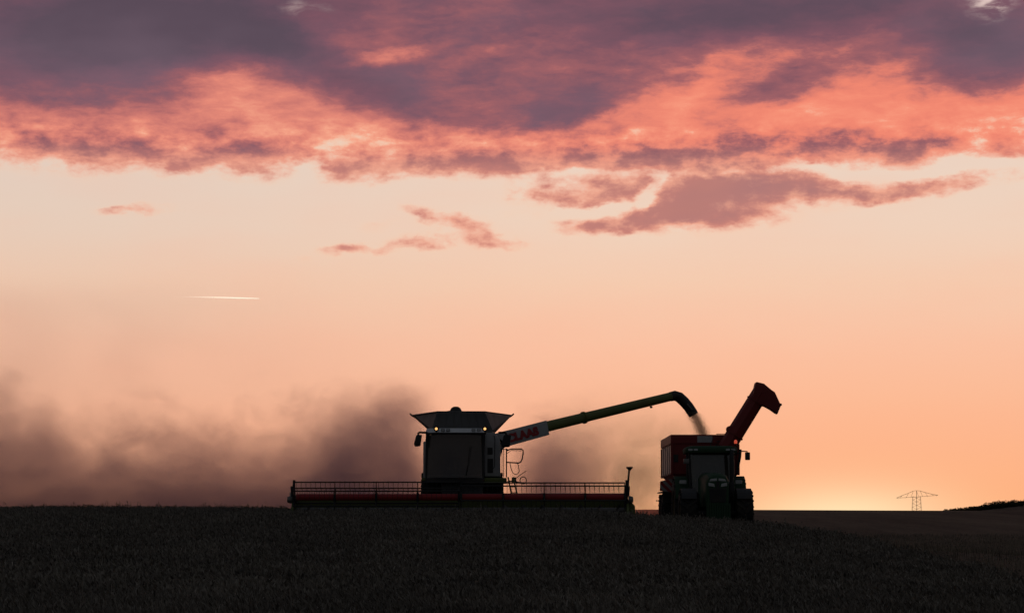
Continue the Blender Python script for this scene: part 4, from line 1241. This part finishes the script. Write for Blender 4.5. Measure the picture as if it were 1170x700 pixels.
# ------------------------------------------------------------------ dust raised by the harvest
def build_dust(warm=False):
    x0, x1, y0, y1, z0, z1 = (1.0, 11.0, 109.0, 113.0, 0.3, 9.5) if warm else (-46.0, 9.5, 97.5, 108.5, 0.3, 12.5)
    bm = BM(); box(bm, x0, x1, y0, y1, z0, z1)
    m = bpy.data.materials.new('glow_dust' if warm else 'harvest_dust'); m.use_nodes = True
    nt = m.node_tree; N = nt.nodes; Lk = nt.links; N.clear()
    out = N.new('ShaderNodeOutputMaterial'); v = N.new('ShaderNodeVolumePrincipled')
    v.inputs['Color'].default_value = (.73, .66, .78, 1)
    v.inputs['Absorption Color'].default_value = (.20, .04, .03, 1)
    v.inputs['Anisotropy'].default_value = 0.55
    Lk.new(v.outputs[0], out.inputs['Volume'])
    tc = N.new('ShaderNodeTexCoord')
    def val(x, s):
        if isinstance(x, (int, float)): s.default_value = x
        else: Lk.new(x, s)
    def mt(op, a, b=0.0, clamp=False):
        n = N.new('ShaderNodeMath'); n.operation = op; n.use_clamp = clamp; val(a, n.inputs[0]); val(b, n.inputs[1]); return n.outputs[0]
    def ss(x, a, b, lo=0., hi=1.):
        n = N.new('ShaderNodeMapRange'); n.interpolation_type = 'SMOOTHSTEP'; Lk.new(x, n.inputs[0])
        for i, q in enumerate((a, b, lo, hi)): n.inputs[i + 1].default_value = q
        return n.outputs[0]
    sx = N.new('ShaderNodeSeparateXYZ'); Lk.new(tc.outputs['Object'], sx.inputs[0]); X, Y, Zz = sx.outputs
    mp = N.new('ShaderNodeMapping'); mp.inputs[2].default_value = (0, math.radians(22), 0); mp.inputs[3].default_value = (.75, .22, 1.0)
    Lk.new(tc.outputs['Object'], mp.inputs[0])
    def nz(scale, det, rough, dist=0.):
        n = N.new('ShaderNodeTexNoise'); Lk.new(mp.outputs[0], n.inputs['Vector'])
        n.inputs['Scale'].default_value = scale; n.inputs['Detail'].default_value = det; n.inputs['Roughness'].default_value = rough; n.inputs['Distortion'].default_value = dist
        return n.outputs['Fac']
    big = nz(.22, 3.5, .55, .6)
    ht = mt('ADD', mt('SUBTRACT', Zz, 1.7), mt('MULTIPLY', mt('SUBTRACT', nz(.13, 3, .5), .5), 5.0))
    small = nz(.70, 6, .66, .8)
    a = ss(ht, 9.0, -0.5, -.48, .90)                       # thins out upward
    dn = mt('ADD', a, mt('MULTIPLY', mt('SUBTRACT', big, .5), 1.7))
    dn = mt('ADD', dn, mt('MULTIPLY', mt('SUBTRACT', small, .5), 1.4))
    dn = mt('ADD', dn, ss(Zz, 5.2, 1.6, 0.0, .50))
    dn = mt('ADD', dn, mt('MULTIPLY', mt('SUBTRACT', nz(1.9, 4, .6, .5), .5), .5))
    # the young plume beside the machine is thicker, the far drift is thinner
    def blob(cx, cz, rx, rz, amp):
        u = mt('DIVIDE', mt('SUBTRACT', X, cx), rx); w = mt('DIVIDE', mt('SUBTRACT', ht, cz), rz)
        r2 = mt('ADD', mt('MULTIPLY', u, u), mt('MULTIPLY', w, w))
        return mt('MULTIPLY', mt('POWER', 2.718, mt('MULTIPLY', r2, -1.0)), amp)
    for b in ((-5.2, 3.8, 2.2, 2.6, .62), (-8.5, 1.2, 4.5, 2.0, .30), (2.2, 1.6, 2.0, 2.2, .26), (-17, 2.0, 6, 3, .15)):
        dn = mt('ADD', dn, blob(*b))
    base = mt('MULTIPLY', ss(X, 1.2, 5.2, 1, 0), mt('MAXIMUM', ss(X, -2.6, -4.6), ss(X, -1.0, 1.5, 0, .8)))
    edge = mt('MULTIPLY', ss(Y, y0, y0 + 2.5), ss(Y, y1, y1 - 3))
    edge = mt('MULTIPLY', edge, ss(Zz, z1, z1 - 1.5))
    dn = mt('MULTIPLY', mt('POWER', mt('MAXIMUM', dn, 0.0), 1.25), mt('MULTIPLY', base, edge))
    thin = blob(4.4, 2.0, 3.2, 2.6, .17)                   # fine veil round the falling grain
    dn = mt('MULTIPLY', dn, 0.27)
    thin = mt('MULTIPLY', mt('MULTIPLY', thin, edge), ss(big, .3, .7, .3, 1.0))
    if warm:
        v.inputs['Color'].default_value = (.98, .36, .26, 1); v.inputs['Absorption Color'].default_value = (1, .16, .10, 1); v.inputs['Anisotropy'].default_value = 0.75  # red of the low sun scattered in dust, put into the volume colour
        edge = mt('MULTIPLY', ss(Y, y0, y0 + 1), ss(Y, y1, y1 - 1))
        dens = mt('ADD', blob(5.6, 1.4, 1.6, 2.4, .34), mt('ADD', blob(7.8, 4.0, 1.6, 1.3, .16), blob(3.2, 3.2, 2.6, 1.8, .12)))
        dens = mt('MULTIPLY', mt('MULTIPLY', dens, edge), ss(small, .25, .7, .25, 1.4))
        dens = mt('MULTIPLY', dens, mt('MULTIPLY', ss(X, x0, x0 + 1.2), ss(X, x1, x1 - 1.2)))
        Lk.new(dens, v.inputs['Density'])
        o = obj('glow_dust', bm, m)
        return tag(o, 'thin dust coloured with the red sunset glow, hanging in the air between the combine and the trailer', 'dust', kind='stuff')
    thin = mt('MULTIPLY', thin, 0.15)
    veil = mt('MULTIPLY', mt('MULTIPLY', blob(-28, 5.5, 14, 5.0, .045), edge), ss(big, .25, .7, .25, 1.0))
    thin = mt('ADD', thin, veil)
    Lk.new(mt('ADD', dn, thin), v.inputs['Density'])
    o = obj('dust_cloud', bm, m)
    tag(o, 'brown harvest dust drifting away to the left behind the combine', 'dust', kind='stuff')


build_dust()
build_dust(warm=True)

# ------------------------------------------------------------------ render settings
sc.view_settings.view_transform = 'Standard'; sc.view_settings.look = 'None'
sc.view_settings.exposure = 0; sc.view_settings.gamma = 1; sc.view_settings.use_curve_mapping = False
cy = sc.cycles
cy.max_bounces = 6; cy.diffuse_bounces = 2; cy.glossy_bounces = 2; cy.transparent_max_bounces = 12; cy.volume_bounces = 2
cy.volume_step_rate = 0.6; cy.volume_max_steps = 256
cy.use_denoising = True
